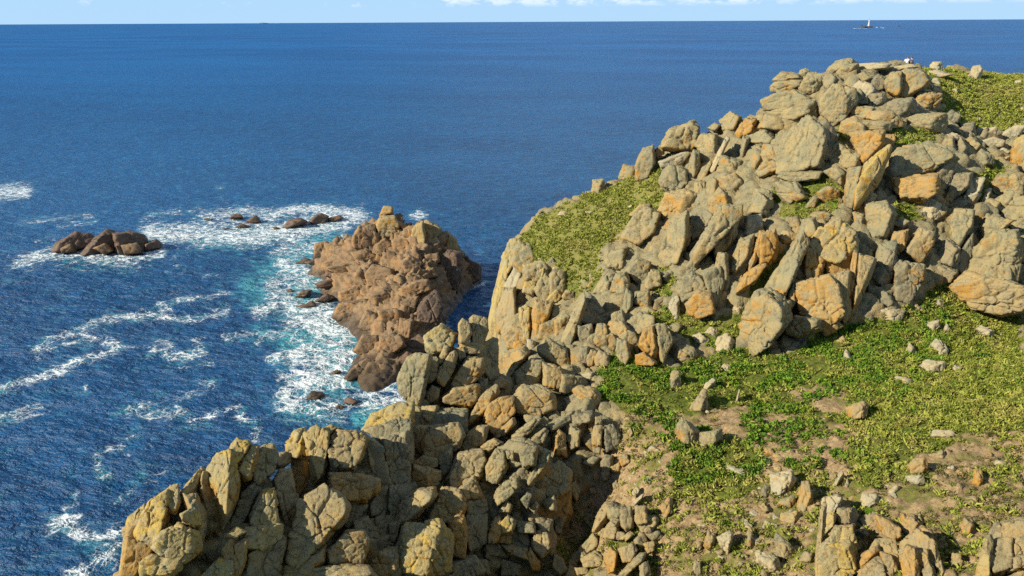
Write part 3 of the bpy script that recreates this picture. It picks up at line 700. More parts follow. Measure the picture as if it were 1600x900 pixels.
# ------------------------------------------------------------------ what stands where: names and labels
OC = ('rock_outcrop', 'rock outcrop')
def oc(label, grp): return ('rock_outcrop', label, 'rock outcrop', grp)
def bo(label, grp='boulders on the slope and the cliff'): return ('boulder', label, 'boulder', grp)
FR = 'outcrops of the foreground ridge'; CL = 'outcrops of the headland cliff'; SU = 'rocks of the summit tor'; SL = 'outcrops along the bottom of the slope'
LABELS = {
 'ra': oc('broad rounded ochre granite buttress at the seaward low end of the foreground ridge', FR),
 'rb': oc('upright finger pinnacles with split rounded heads above the sea, beside the broad buttress', FR),
 'rc': oc('narrow stepped rib of stacked ochre blocks between finger pinnacles and square-topped tower', FR),
 'rd': oc('big square-topped granite tower stained orange on the foreground ridge', FR),
 're': oc('dark shaded shoulder with mustard lichen top, between the square-topped tower and the pinnacle stack', FR),
 'rf': oc('pedestal of jointed blocks directly under the tall pinnacle stack', FR),
 'rg': oc('tall stack of fitted rounded blocks with twin upright stones on top, before the sea channel', FR),
 'rh': oc('lower tan blocks and slabs stepping down below the pedestal to the bottom edge', FR),
 'ri': oc('short leaning rib of blocks right beside the tall pinnacle stack', FR),
 'rj': oc('rounded jointed dome at the head of the foreground ridge, below the sheer yellow wall', FR),
 'rk': oc('long ribbed slope of grey granite descending from the dome towards the dark gully', FR),
 'rl': oc('dark cracked blocks at the ridge edge, shading the brown earth beside the grass', FR),
 'rm': oc('fluted rounded grey outcrop with an orange foot, above the dark gully', FR),
 'rn': oc('broken blocks in deep shade at the bottom of the gully, two with sunlit orange faces', FR),
 'ro': oc('small broken rocks on bare earth at the upper end of the dark gully', SL),
 'rp': oc('stepped angular outcrop on the slope right of the dark gully', SL),
 'rq': oc('pale ribbed outcrop with an orange overhanging lip, beside the long thin pale rib', SL),
 'rr': oc('orange lichened wedge rocks around a bright green tuft at the bottom edge', SL),
 'rs': oc('ochre pillar with a rounded cap left of the dark shadowed cleft at the bottom', SL),
 'rt': oc('large pale lichen-spotted outcrop with an ochre edge in the bottom right corner', SL),
 'ru': oc('loose pink and tan blocks piled on the slope left of the long thin pale rib', SL),
 'ka': oc('sheer striped yellow cliff wall at the seaward end of the headland', CL),
 'kb': oc('dark grey pyramid shaped outcrop with vertical cracks at the foot of the headland', CL),
 'kc': oc('pale crags with shaded clefts between the seaward grass and the pyramid shaped outcrop', CL),
 'kd': oc('rounded block split by a crossed crack, with orange underside and a tall slab behind', CL),
 'ke': oc('cleft boulder with one orange face standing in the green hollow', CL),
 'kf': oc('row of standing grey blocks along the upper edge of the green slope', CL),
 'la': oc('huge sloping slab outcrop with orange stained face and dark overhang, over the green slope', CL),
 'lb': oc('dark shaded wall of square joints set back right of the huge orange stained slab', CL),
 'lc': oc('tall grey columns with orange lower faces above the dark shaded wall', CL),
 'ld': oc('upright ribbed block and shaded slabs between the dark wall and the two-tier buttress', CL),
 'le': oc('two-tier rounded buttress whose wide ribbed base rests on the grass bowl', CL),
 'lf': oc('long tilted slabs with a deep orange recess left of the narrow grass strip', CL),
 'lg': oc('jumbled grey blocks above the two-tier buttress', CL),
 'ja': oc('spiky grey crest of blocks on the skyline above the seaward grass patch', CL),
 'jb': oc('grey crags with two leaning pale slabs below the skyline saddle', CL),
 'jc': oc('rounded blocks with an orange corner beside the green patch in mid cliff', CL),
 'jd': oc('low crinkled outcrop along the landward edge of the seaward grass patch', CL),
 'je': oc('steep grey ridge of slabs running down the middle of the cliff', CL),
 'jf': oc('pinkish shattered rocks at the top corner of the seaward grass patch', CL),
 'ia': oc('two-layered rounded knob at the seaward end of the summit', SU),
 'ib': oc('wide layered shelf under the seaward knob of the summit', SU),
 'ic': oc('broad tilted grey crag in the middle of the summit', SU),
 'id': oc('massive twin-lobed rounded block just below the seated people', SU),
 'ie': oc('level flat-topped bench of grey blocks across the upper cliff', SU),
 'if': oc('tall egg-shaped tower on layered slabs, with a shaded twin behind it', SU),
 'ig': oc('long ochre columns with yellow lichened tops in the upper cliff', SU),
 'ih': oc('great domed outcrop with a bright orange front face in the upper cliff', SU),
 'ii': oc('jumble of dark tilted blocks in shade beside the great domed outcrop', SU),
 'ij': oc('flat pale slabs along the summit skyline under the seated people', SU),
 'ik': oc('rounded grey knob and yellow pillar at the edge of the view above the two-tier buttress', CL),
 'il': oc('pale ribs and round shaded dome with green tufts near the edge of the view', CL),
 # boulders
 'b_lit': bo('large flat-topped boulder splashed with yellow lichen at the bottom edge, on the foreground ridge'),
 'b_cap': bo('squared tan boulder perched on the ridge, its shadow falling on the grass'),
 'b_p1': bo('small flat grey stone in shadow just below the dome of the foreground ridge'),
 'b_p2': bo('thin pale slab lying at the edge of the grass above the squared perched boulder'),
 'b_or1': bo('orange-faced upright boulder half hidden in shadow above the stepped angular outcrop'),
 'b_or2': bo('wedge-shaped brown boulder with a dark hollow above the stepped angular outcrop'),
 'b_s1': bo('long flat pinkish slab lying in dry grass on the mid slope'),
 'b_big': bo('largest pale squared boulder on the lower slope, left of the long thin rib'),
 'b_b2': bo('smaller dark-sided block leaning beside the largest pale squared boulder'),
 'b_b3': bo('rounded grey stone just below the largest pale squared boulder'),
 'b_pk': bo('low pink slab in the pile of blocks below the largest pale squared boulder'),
 'b_sq1': bo('grey lichened boulder topped with green leaves at the bottom of the slope'),
 'b_sq2': bo('pale flat-faced boulder with a corner crack at the very bottom edge of the slope'),
 'b_t1': bo('tilted oblong stone leaning on a squarer neighbour at the bottom of the slope'),
 'b_t2': bo('square shadowed stone beside the tilted oblong one at the bottom of the slope'),
 'b_t3': bo('thin upright blade of stone with a short shadow at the bottom of the slope'),
 'b_rib': ('rock_rib', 'long thin pale rib of rock running straight down the slope to the bottom edge', 'rock', None),
 'b_och': bo('egg-shaped orange boulder balanced on a paler block, on the brown slope'),
 'b_och2': bo('pale block under the egg-shaped orange boulder'),
 'b_flat': bo('flat brown stone under the ragged turf edge'),
 'b_wh': bo('small white-topped stone with a long shadow on the brown slope'),
 'b_or3': bo('tall narrow orange stone with a dark shadow on the brown slope'),
 'b_gr': bo('large pale grey lichened boulder lying on the turf edge'),
 'b_edge': bo('rounded pale boulder at the edge of the view on bare brown earth'),
 'b_sp': bo('square speckled boulder above the green tuft at the bottom'),
 'b_sp2': bo('small white stone with a dark hole next to the square speckled boulder'),
 'b_sp3': bo('two-lobed small pale boulder in rough grass on the lower slope'),
 'b_rd': bo('low rounded brown boulder in dry grass on the brown slope'),
 'b_e1': bo('pointed craggy boulder in the middle of the slope'),
 'b_e2': bo('dark undercut block lying against the pointed craggy boulder'),
 'b_e3': bo('tall thin spire of rock leaning up the middle of the green slope'),
 'b_e5': bo('stumpy pale rock in the leaves below the cleft boulder'),
 'b_e6': bo('pale flat stone near the top of the green slope among brown earth'),
 'b_e7': bo('small wedge of pale stone with a shadow, near the dark gully'),
 'b_e8': bo('thin pale blade of rock among green leaves on the slope'),
 'b_tan': bo('clean-cut tan triangular boulder in the green slope'),
 'b_k2': bo('upright pale fin of rock beside the block with a cross-shaped crack'),
 'b_k4': bo('low craggy boulder in shadow below the cleft boulder'),
 'b_k5': bo('egg-shaped boulder standing alone beside the foot of the huge orange stained slab'),
 'b_k6': bo('pale cracked block above the egg-shaped boulder at the top of the green slope'),
 'b_k7': bo('flat squarish stone in the narrow grass strip'),
 'b_dia': bo('pale diamond-shaped block wedged between the columns of the upper cliff'),
 'b_l1': bo('pale cracked slab at the foot of the dark shaded wall'),
 'b_l2': bo('wedge of tan rock just right of the pale cracked slab under the dark wall'),
 'b_l3': bo('small square stone in the grass near the two-tier buttress'),
 'b_l4': bo('low whaleback stone half sunk in bright grass'),
 'b_l5': bo('topmost ragged stones of the little stone row in the grass'),
 'b_l6': bo('middle stone of the little stone row in the grass'),
 'b_l7': bo('broad lowest stone of the little stone row in the grass'),
 'b_l8': bo('small white double stone right of the little stone row'),
 'b_l9': bo('small pointed stone left of the little stone row'),
 'b_l10': bo('pale lumpy stone alone in the grass below the little stone row'),
 'b_l11': bo('small tan stone on bare earth at the top of the leafy slope'),
 'b_l12': bo('leaning pale stone on the bare earth patch of the leafy slope'),
 'b_j1': bo('lone block standing on the skyline of the seaward grass slope', SU),
 'b_i3': bo('smooth egg-like boulder right of the two-layered knob', SU),
 'b_i4': bo('small stone perched behind the two-layered knob', SU),
 'b_i7': bo('long cap stone overhanging a rounded block on the summit skyline', SU),
 'b_i8': bo('rounded block under the long cap stone on the summit', SU),
 'b_i17': bo('dark squared block in shade in the middle of the summit', SU),
 'b_i18': bo('dark faceted boulder tilted against the rocks below the twin-lobed block', SU),
 'b_i19': bo('squarish boulder at the landward end of the summit with shadow on its side', SU),
 'b_i20': bo('pointed stone lying on top of the squarish boulder at the landward end of the summit', SU),
 'b_i21': bo('wide drum-shaped boulder below the landward end of the summit', SU),
 'b_i25': bo('round flat-topped boulder on the grassy skyline right of the seated people', SU),
 'b_i26': bo('upright rounded boulder with a small one at its foot on the grassy skyline', SU),
 'b_i26b': bo('small low boulder at the foot of the upright one on the grassy skyline', SU),
 'b_i37': bo('tilted square block on the rubble right of the great domed outcrop', SU),
 'b_i38': bo('low pale slab in the rubble at the foot of the upper grass', SU),
 'b_i38b': bo('thin leaning plate of rock in the rubble at the foot of the upper grass', SU),
 'b_i36': bo('pale lit block on top of the dark jumble by the great domed outcrop', SU),
}
# ------------------------------------------------------------------ outlines of the blocks (in enlarged crops of the photograph)
VA = (180, 640, 3.4605)
build(VA, """
ra y -1: 57,600 130,525 150,560 140,720 80,860 55,870
ra y -.4: 120,640 170,510 270,430 285,520 270,640 190,715 135,722
ra y 0: 275,430 330,412 350,500 335,560 290,545
ra y .2: 355,450 440,330 455,345 440,460 400,470
ra t 0: 440,460 455,340 490,345 540,450 600,640 590,720 520,640
ra t .3: 355,470 430,470 490,600 480,760 440,700 400,560
ra y .9: 355,570 410,530 460,570 465,620 430,640 370,610
ra y .6: 225,680 330,620 430,670 450,760 380,820 270,790 210,745
ra y .8: 140,830 200,785 340,810 350,860 300,900 160,900
ra o .5: 60,700 130,730 210,720 215,760 140,830 130,900 55,900
ra y .8: 0,890 50,862 130,870 160,920 0,930
ra t .2: 330,620 385,600 390,640 335,650 | 150,700 200,690 230,650 250,700 200,740
rb y .3: 500,340 540,250 600,225 640,290 660,400 655,500 600,640 560,520
rb y .3: 620,220 650,155 730,185 700,260 655,315 630,290
rb y .5: 650,330 720,195 770,195 735,290 740,370 700,380
rb g .5: 735,290 790,200 850,195 875,270 850,350 780,415 745,380
rb d -.6: 655,470 740,400 780,430 740,560 690,640 610,640
rb d -.2: 500,350 560,400 620,640 600,700 540,560
rc t .2: 845,400 880,345 945,330 970,430 985,560 960,680 900,600 870,500
rc y .6: 735,560 780,450 845,440 880,600 820,650 740,620
rc y .9: 710,640 840,640 890,620 890,700 800,760 715,760
rc y .9: 600,680 650,635 710,660 650,700
rc o .9: 570,770 610,700 660,690 660,880 600,820 | 640,740 715,690 710,800 690,880 650,880
rc y 1.2: 485,890 560,800 650,810 670,900 600,920 480,920
rc d .4: 705,790 800,760 890,690 920,720 890,850 850,920 710,920
rc d -.4: 480,780 560,740 570,820 500,880 450,900
""")
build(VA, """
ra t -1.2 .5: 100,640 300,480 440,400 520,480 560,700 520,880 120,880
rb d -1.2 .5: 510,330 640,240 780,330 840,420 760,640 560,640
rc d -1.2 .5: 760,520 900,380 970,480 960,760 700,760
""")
VB = (440, 600, 3.0)
build(VB, """
rd y .3: 22,270 60,220 105,210 130,345 30,345
rd y .8: 100,240 160,200 215,240 215,330 200,430 160,470 130,340
rd y .2: 190,210 230,192 260,205 235,240 200,235
rd t .6: 220,290 260,220 340,225 400,250 380,340 330,400 240,400 215,320
rd o 0: 38,345 130,350 140,470 75,550 50,480
rd o .6: 230,420 340,420 450,450 450,500 390,560 330,560 240,510
rd g .2: 385,290 420,250 470,290 490,420 450,450 400,390
rd t .7: 70,560 190,490 270,530 305,590 290,650 190,740 100,860 50,800 60,650
rd t 1: 30,840 130,820 190,760 200,840 120,920 10,920
rd t .6: 210,790 300,700 380,690 405,740 380,860 230,850
rd t .9: 120,870 230,850 400,850 450,920 80,920
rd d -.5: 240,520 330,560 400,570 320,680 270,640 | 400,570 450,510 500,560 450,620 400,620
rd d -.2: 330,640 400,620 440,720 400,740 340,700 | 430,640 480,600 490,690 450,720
rd g .2: 480,640 520,550 545,560 525,640 490,655
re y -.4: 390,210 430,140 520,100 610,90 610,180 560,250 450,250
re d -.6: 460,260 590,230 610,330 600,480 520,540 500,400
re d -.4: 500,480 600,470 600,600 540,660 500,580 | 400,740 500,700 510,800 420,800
rf t .1: 600,200 690,200 680,330 640,330 605,280
rf t .5: 660,280 700,205 830,185 860,240 830,300 740,345 670,330
rf g .2: 715,170 760,115 870,115 860,180 720,190
rf g .2: 605,90 660,110 660,190 610,190 | 660,110 740,110 700,190 665,180
rf t .5: 620,370 660,335 730,350 730,390 690,405 625,395
rf o .7: 603,430 620,380 690,405 740,410 735,470 650,490 610,470
rf d .1: 730,350 800,300 800,400 750,450
rh t .6: 550,570 620,500 720,485 725,530 660,600 580,660 540,650
*b_lit y 1.4: 545,740 580,660 740,650 795,700 795,870 700,900 545,870
rh t 1.1: 410,870 450,790 540,770 545,860 480,920 410,920
rh t .6: 690,600 750,490 830,500 865,570 830,640 760,640 700,650
rh o .6: 780,650 850,620 870,700 860,820 800,800
rh t .4: 780,440 830,330 930,310 960,370 930,450 850,480 800,490
rh t .7: 830,490 900,430 950,540 860,540
rh d .4: 860,540 960,545 970,590 930,620 870,610
rh o .7: 970,680 1010,620 1080,630 1080,740 1010,740
rh d .2: 865,620 960,620 960,740 880,800 860,720 | 940,740 1080,760 1080,860 940,820 | 500,660 560,640 540,740 510,740
rh d .6: 800,830 900,810 960,880 860,920 800,910
""")
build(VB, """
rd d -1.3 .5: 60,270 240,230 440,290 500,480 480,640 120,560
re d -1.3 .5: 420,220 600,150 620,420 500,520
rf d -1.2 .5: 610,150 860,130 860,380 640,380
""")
VC = (600, 480, 3.213)
build(VC, """
rg g .3: 73,360 105,270 160,232 230,240 240,270 190,330 180,440 190,490 120,470 80,410
rg t .6: 185,340 235,260 270,290 265,350 215,385
rg t .4: 260,290 300,195 325,195 320,240 290,290 265,295
rg t .6: 265,340 320,240 355,220 365,250 350,330 305,395 270,370
rg t .3: 365,210 400,200 410,250 380,270
rg t .4: 372,90 395,58 430,85 440,130 420,190 380,180
rg g .2: 430,60 450,42 515,60 520,130 490,200 440,215 430,130
rg t .2: 378,170 420,180 500,190 490,230 420,240 380,220
rg t .6: 345,370 420,250 500,260 500,330 410,400 350,405
rg g .1: 430,225 540,160 570,170 575,340 515,370 495,270
rg t .6: 210,440 240,390 280,410 270,470 220,490
rg t .7: 295,450 340,410 470,390 480,450 430,500 330,490 300,470
rg d .2: 470,370 520,360 515,420 450,500 440,480
rf t .4: 190,500 270,500 250,560 230,600 195,560
rf g .4: 255,560 290,510 410,510 415,560 330,590 260,590
ri t .3: 480,450 560,390 580,430 500,560 430,620 410,590
ri t .3: 540,390 575,345 620,370 610,410 560,415
rj t .2: 605,250 700,200 730,230 690,290 640,350 610,340
rj g .3: 775,200 840,170 910,210 930,280 900,310 820,280 780,240
rj g .1: 775,230 800,165 830,155 850,175 800,215
rj g .5: 660,330 740,260 800,265 790,390 700,390 665,390
rj t .5: 800,280 880,300 910,340 880,420 800,400
rj g .2: 900,340 1000,350 1000,390 900,440 885,420
rj t .7: 655,450 690,400 780,390 850,440 855,510 760,550 680,540
*b_p1 d .1: 920,300 970,290 985,320 945,335
*b_p2 p .1 .4: 985,340 1050,325 1070,350 1030,370
*b_cap t .3 1.1: 950,415 985,397 1050,405 1080,430 1080,490 1030,505 970,470
rk o .5: 520,500 580,460 650,450 660,530 590,600 550,640 500,560
rk t .2: 420,640 480,600 520,600 500,700 390,760 370,720
rk o .7: 550,640 650,550 660,590 610,640 560,660
rk t .6: 490,700 550,660 600,680 520,740
rk g .3: 320,850 400,770 490,730 500,790 420,850 330,870
rk t .6: 375,900 410,850 470,850 480,900
rk g .5: 510,800 560,720 610,720 625,800 570,880 520,860
rk g .5: 610,720 650,720 650,770 620,760
rk g .5: 680,730 720,690 770,700 760,790 700,810
rk g .6: 720,870 800,715 840,730 820,800 730,900
rk o .6: 850,650 880,620 910,640 920,750 850,740
rl g .5: 915,660 940,600 990,620 980,700 930,720
rl d .3: 920,560 970,530 1050,520 1050,580 990,590 950,590
rl t .5: 1040,640 1060,600 1095,600 1090,700 1045,690
rl g .4: 1060,590 1062,550 1095,550 1095,590
rl d .2: 1100,690 1110,600 1150,590 1190,640 1180,710 1110,730
rk g .4: 820,590 920,530 990,510 1000,530 900,590 840,640
rk g .5: 690,700 800,610 830,620 800,690
rk g .4: 640,640 720,600 760,560 800,560 740,620 660,680 | 700,540 790,545 780,570 720,590
rl d .4: 1045,700 1090,705 1085,740 1050,730
rl d .4: 1090,780 1130,755 1150,790 1110,870 1090,850
rl d .4: 1000,780 1050,745 1090,760 1050,800
""")
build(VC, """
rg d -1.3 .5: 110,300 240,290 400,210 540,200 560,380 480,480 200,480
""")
VD = (700, 600, 3.0)
build(VD, """
rm g .5: 410,500 450,400 520,365 580,420 570,490 500,520 470,560
rm o .8: 500,590 540,490 580,510 580,600 540,660 510,630
rm t .7: 555,480 600,450 625,500 600,560 575,520
rm g .6: 440,560 500,520 510,600 470,590
rk g .5: 220,520 260,450 330,430 340,480 280,540 230,570
rk d .5: 340,540 370,505 400,520 370,580
rn g .5: 380,580 410,550 430,570 405,605
rn o .9: 185,700 210,640 240,620 260,680 230,740 190,740
rn y .8: 240,660 280,620 320,640 300,700 250,710
rn t .6: 395,730 420,690 470,700 485,760 440,810 400,780
rn o .7: 365,800 390,770 430,830 430,870 390,870
rn t .6: 240,750 370,770 380,830 290,800
rn t .6: 485,860 500,800 540,820 560,870 520,900
rn g .5: 230,600 270,540 300,570 290,605
rn d .3: 310,640 400,650 410,700 330,700 | 500,640 540,630 530,700 500,700 | 160,740 240,750 280,810 180,810 | 90,820 180,830 200,890 100,900 | 400,620 490,640 480,690 420,690 | 250,820 350,850 350,900 250,900
rl d .4: 715,370 740,335 780,340 760,440 720,450
ro t .3: 765,390 800,370 815,405 780,415 | 800,340 840,330 855,370 815,385 | 770,470 790,450 800,490 775,495
ro d .4: 630,370 680,340 710,350 690,385 640,390 | 660,490 690,485 700,510 670,515
""")
VG = (860, 680, 4.0)
build(VG, """
rp t .3: 260,600 290,500 340,430 400,420 420,460 370,530 300,600
rp t .5: 300,610 400,520 440,540 430,600 410,650 320,640
rp t .4: 440,470 510,450 520,570 470,600 440,560
rp t .4: 530,450 600,445 610,540 550,560 530,530
rp p .3: 515,420 560,380 590,365 570,400 530,440
rp t .5: 560,570 620,570 630,610 570,610
rp t .5: 440,640 500,600 520,620 470,660
rp g .5: 200,690 270,615 300,650 290,700 230,730
rp t .6: 130,760 200,690 240,730 220,780 140,810
rp t .7: 190,770 280,730 330,760 310,820 210,820
rp o .7: 340,770 380,700 420,740 400,840 360,860
rp t .6: 430,710 520,680 545,720 500,790 450,790
rp g .6: 430,860 560,740 600,740 580,790 470,880
rp t .7: 560,820 610,790 630,870 590,900 560,890
rp t .4: 580,680 650,665 650,720 610,740
rp d .2: 420,600 470,610 450,660 410,650 | 600,620 680,600 700,650 640,660 | 700,650 800,630 820,660 750,680
*b_or1 o .2: 690,450 740,380 765,400 765,480 720,510
*b_or2 t .2 .6: 630,360 670,320 740,340 720,370
rp p .2: 510,360 540,320 560,340 530,390
ro p .1: 575,295 600,270 630,280 600,300 | 610,90 630,65 680,85 690,105 650,110
ro t .3: 380,210 430,170 440,200 430,235 390,230 | 430,160 480,130 500,170 450,195
*b_s1 p .1 .6: 1090,200 1130,190 1270,240 1280,260 1240,275 1120,230
*b_big p .3 1: 1375,370 1385,250 1510,220 1530,290 1440,390
*b_b2 d .2: 1310,380 1340,310 1370,330 1375,390 1330,395
*b_b3 g .2: 1415,440 1440,400 1520,380 1525,430 1480,460
ru t .1: 1300,440 1340,420 1370,470 1340,490 | 1540,440 1580,300 1620,290 1640,450 1570,480
*b_pk t .1 .6: 1435,530 1450,480 1580,480 1590,540 1520,570
ru p .1: 1320,590 1350,540 1420,560 1410,600
*b_sq1 g .3: 1405,680 1430,620 1540,720 1490,800 1420,760
*b_sq2 p .3: 1300,790 1340,740 1420,760 1440,870 1370,860
*b_t1 t .3: 950,690 990,600 1040,630 1010,700 970,710
*b_t2 p .3: 1045,640 1130,600 1150,620 1100,740 1060,680
ru t .1: 900,710 930,665 960,680 930,740 | 1010,730 1070,715 1090,745 1030,755 | 960,740 980,715 1005,730 990,755
*b_t3 t .2: 1225,680 1240,570 1260,570 1270,670 1245,700
ru t .2: 890,830 910,780 940,790 935,880 905,870 | 1225,810 1245,800 1265,850 1230,860 | 1155,820 1190,790 1210,800 1180,830 | 1550,790 1590,730 1640,740 1620,800
ru p .1: 1020,525 1045,490 1060,510 1045,530 | 920,560 970,560 975,580 930,580
rn t .3: 5,800 40,780 90,820 80,870 30,870 | 80,890 120,810 160,850 170,890 | 150,830 230,830 250,870 170,880
""")
VH = (1200, 680, 4.0)
build(VH, """
*b_och o .5: 880,190 920,150 985,145 1000,200 960,240 900,240
*b_och2 p .3: 870,255 960,250 975,300 930,315 875,290
*b_flat t .1 .6: 1000,125 1090,95 1150,120 1110,150 1030,145
*b_wh p .2: 1120,200 1155,188 1175,215 1150,235
*b_or3 o .2: 1275,290 1300,215 1340,205 1340,280 1310,325
*b_sp p .3: 585,400 600,360 680,375 690,420 640,460 590,450
*b_sp2 p .1: 695,410 710,385 725,405 710,430
*b_sp3 p .1: 750,350 800,310 825,325 790,375 755,385
*b_rib t .1 1.2: 255,900 305,610 348,400 368,300 392,300 385,400 362,500 335,700 312,900
rq y -.3 .6: 300,900 330,720 440,600 540,590 550,900
rr t -.3 .6: 550,900 600,780 690,660 800,660 820,760 810,900
rs t -.3 .6: 830,900 850,680 960,600 1040,680 1050,900
rt t -.3 .6: 1290,900 1370,680 1450,560 1640,540 1640,900
rq p .1: 350,400 440,380 470,400 440,450 360,560 340,540 | 395,320 430,270 460,220 480,250 440,310 | 310,350 330,330 350,370 325,390 | 480,320 500,270 510,310 490,340
rq y .2: 350,560 400,480 430,500 420,560 360,620
rq o 0.8: 330,720 350,640 430,570 540,560 520,610 430,640
rq y 0.6: 320,760 400,690 520,670 530,740 530,850 420,900 310,900
rq t .3: 420,500 440,460 540,455 555,500 520,560 430,550
rr o 0.6: 690,500 740,520 815,570 820,640 780,660 730,640 700,560
rr o 0.7: 545,830 600,740 690,690 700,730 620,800 560,840
rr t .2: 560,850 690,760 715,780 715,900 560,900
rr t .3: 720,740 790,760 800,840 760,880 720,860
rr t .2: 600,500 640,480 650,520 610,530
rs o 0.7: 890,640 910,600 970,570 1020,600 1025,680 960,710 900,690
rs o 0.7: 835,770 880,690 940,710 930,870 840,900
rs t .2: 935,720 1010,720 1000,800 960,870 930,850
rs t .2: 970,850 1010,790 1040,840 1030,900 970,900 | 1050,810 1090,780 1100,850 1060,870
rs t .2: 820,560 840,520 860,520 850,600 825,600 | 1130,830 1160,740 1210,740 1210,800 1170,840
rt y 0.6: 1300,820 1380,650 1420,640 1380,720 1370,880 1280,900
rt t 0.6: 1380,680 1450,650 1640,660 1640,800 1500,820 1400,880 1375,800
rt o .1: 1420,590 1480,550 1640,560 1640,640 1500,640
rt t .4: 1510,880 1570,840 1640,850 1640,920 1520,920
rt t .2: 1200,570 1240,520 1290,560 1260,620 1220,640 | 1150,540 1180,510 1220,570 1200,600
*b_rd t .1: 1240,390 1290,375 1330,400 1300,440 1250,430
*b_gr p .2: 1025,0 1050,-30 1140,-30 1180,0 1120,20 1050,25
*b_edge p .1: 1555,30 1580,5 1640,10 1640,40 1580,45
ru t .1: 180,440 230,410 250,440 230,475 190,475 | 255,450 300,430 310,480 260,490 | 180,380 210,320 260,330 240,390
""")
VE = (920, 520, 3.75)
build(VE, """
*b_e1 g .3: 510,580 545,500 600,530 650,590 645,650 610,670 520,630
*b_e2 g .2: 648,690 655,590 700,590 775,570 780,615 700,680
*b_e3 t .2: 580,460 625,390 665,335 690,345 690,450 640,470
*b_e8 p .1: 650,340 720,270 745,275 735,310 690,345
*b_e5 g .1: 475,330 478,250 500,215 530,225 545,310 490,340
*b_e6 p .1: 700,205 735,170 755,190 740,215 | 775,200 800,180 850,200 830,235 790,230
*b_e7 p .1: 350,690 370,665 410,680 400,700
ro p .1: 860,400 880,330 890,340 870,415 | 320,875 350,850 370,860 340,885
ro t .2: 225,580 245,555 262,590 245,615
""")
VK = (740, 350, 3.1045)
build(VK, """
kd g .4: 990,330 1000,270 1060,235 1110,260 1140,320 1100,330 1040,380 1000,370
kd o .5: 1030,390 1090,330 1145,330 1165,430 1090,455 1045,430
kd g .1: 1110,240 1200,210 1210,280 1170,420 1145,320
*b_k2 p .3 .5: 945,400 975,320 995,340 1000,460 975,465
ke o .4: 805,590 830,510 880,490 890,560 900,660 850,640
ke g .4: 880,500 930,490 960,570 920,670 895,640
ke o .4: 790,640 830,620 890,670 860,690 795,680
ke t .3: 785,610 800,580 810,640 790,640
*b_k4 g .2: 960,650 990,590 1060,590 1080,640 1040,690 980,680
*b_k5 p .3 1: 1170,610 1190,550 1230,530 1265,570 1250,630 1200,640
*b_k6 p .1: 1060,540 1100,525 1140,560 1120,600 1070,580 | 1120,530 1150,498 1195,520 1170,565
*b_k7 p .1 .6: 1240,420 1280,388 1310,410 1305,435 1265,450
kf g .3: 690,620 700,560 750,580 760,640 740,680 710,660
kf g .2: 750,470 800,430 870,450 870,500 790,550 755,530
kf g .2: 790,420 840,400 885,420 870,450 810,445
kf g .2: 670,440 720,420 735,470 700,530 670,490
kf g .3: 580,560 600,490 640,490 655,560 620,600
kf t .2: 585,650 610,615 660,630 650,690 595,690 | 550,650 570,610 600,615 580,690 555,685
kf d .1: 490,660 520,600 560,600 550,690 500,690 | 440,590 490,590 480,660 445,650
kf g .2: 930,500 980,480 1010,490 990,530 940,530
kb g .3: 420,560 480,450 530,330 545,400 510,500 470,590
kb d .2: 510,480 545,330 590,360 640,440 650,500 570,490
kb d .2: 510,500 570,490 580,560 520,600
kc g .3: 720,410 740,320 770,340 770,400 740,430
kc g .2: 780,380 800,330 850,320 855,390 810,400
kc g .2: 660,330 690,250 740,240 760,290 730,360
kc g .2: 740,230 790,170 855,190 830,290 780,290 | 830,290 860,220 900,230 910,300 850,320
kc g .2: 635,180 680,130 730,160 720,235 650,215
kc d 0: 900,240 970,220 990,260 930,290 | 640,390 700,390 690,420 640,430 | 870,370 920,350 930,390 890,400
kc g .1: 580,330 610,280 650,240 690,240 660,330 610,350
ka y .2: 75,460 110,300 140,160 175,150 160,330 120,420 110,560 85,540
ka t .2: 115,440 150,330 200,320 210,470 180,540 120,520
ka y .1: 140,160 180,80 230,90 210,180 160,250
ka p .3: 150,300 200,210 240,240 200,330
ka y .2: 235,330 250,280 300,280 290,350
ka p .1: 195,210 230,180 250,260 215,230
ka y .2: 220,420 250,400 275,410 270,560 235,560 225,480
ka o .3: 285,440 300,380 380,390 370,460 310,560 290,500
ka g .2: 310,560 330,490 400,460 400,560
ka t .2: 430,350 450,320 490,330 490,370 440,370
ka t .2: 120,540 170,530 160,600 120,620
ka o .3: 190,570 230,560 260,620 200,640
ka p .2: 260,560 300,570 300,620 265,630
ka y .1: 240,200 290,190 280,240 250,240 | 310,230 345,210 340,270 315,265 | 300,330 330,300 350,330 320,350 | 350,370 400,320 430,350 400,380
ka t .1: 90,560 130,600 120,660 100,640 | 140,620 200,620 190,700 150,700
ka o 0: 540,310 580,260 610,255 570,310
ka y .2: 395,470 440,440 470,460 440,520 400,550 | 280,260 300,240 310,280 290,290
""")
VL = (1120, 300, 3.0)
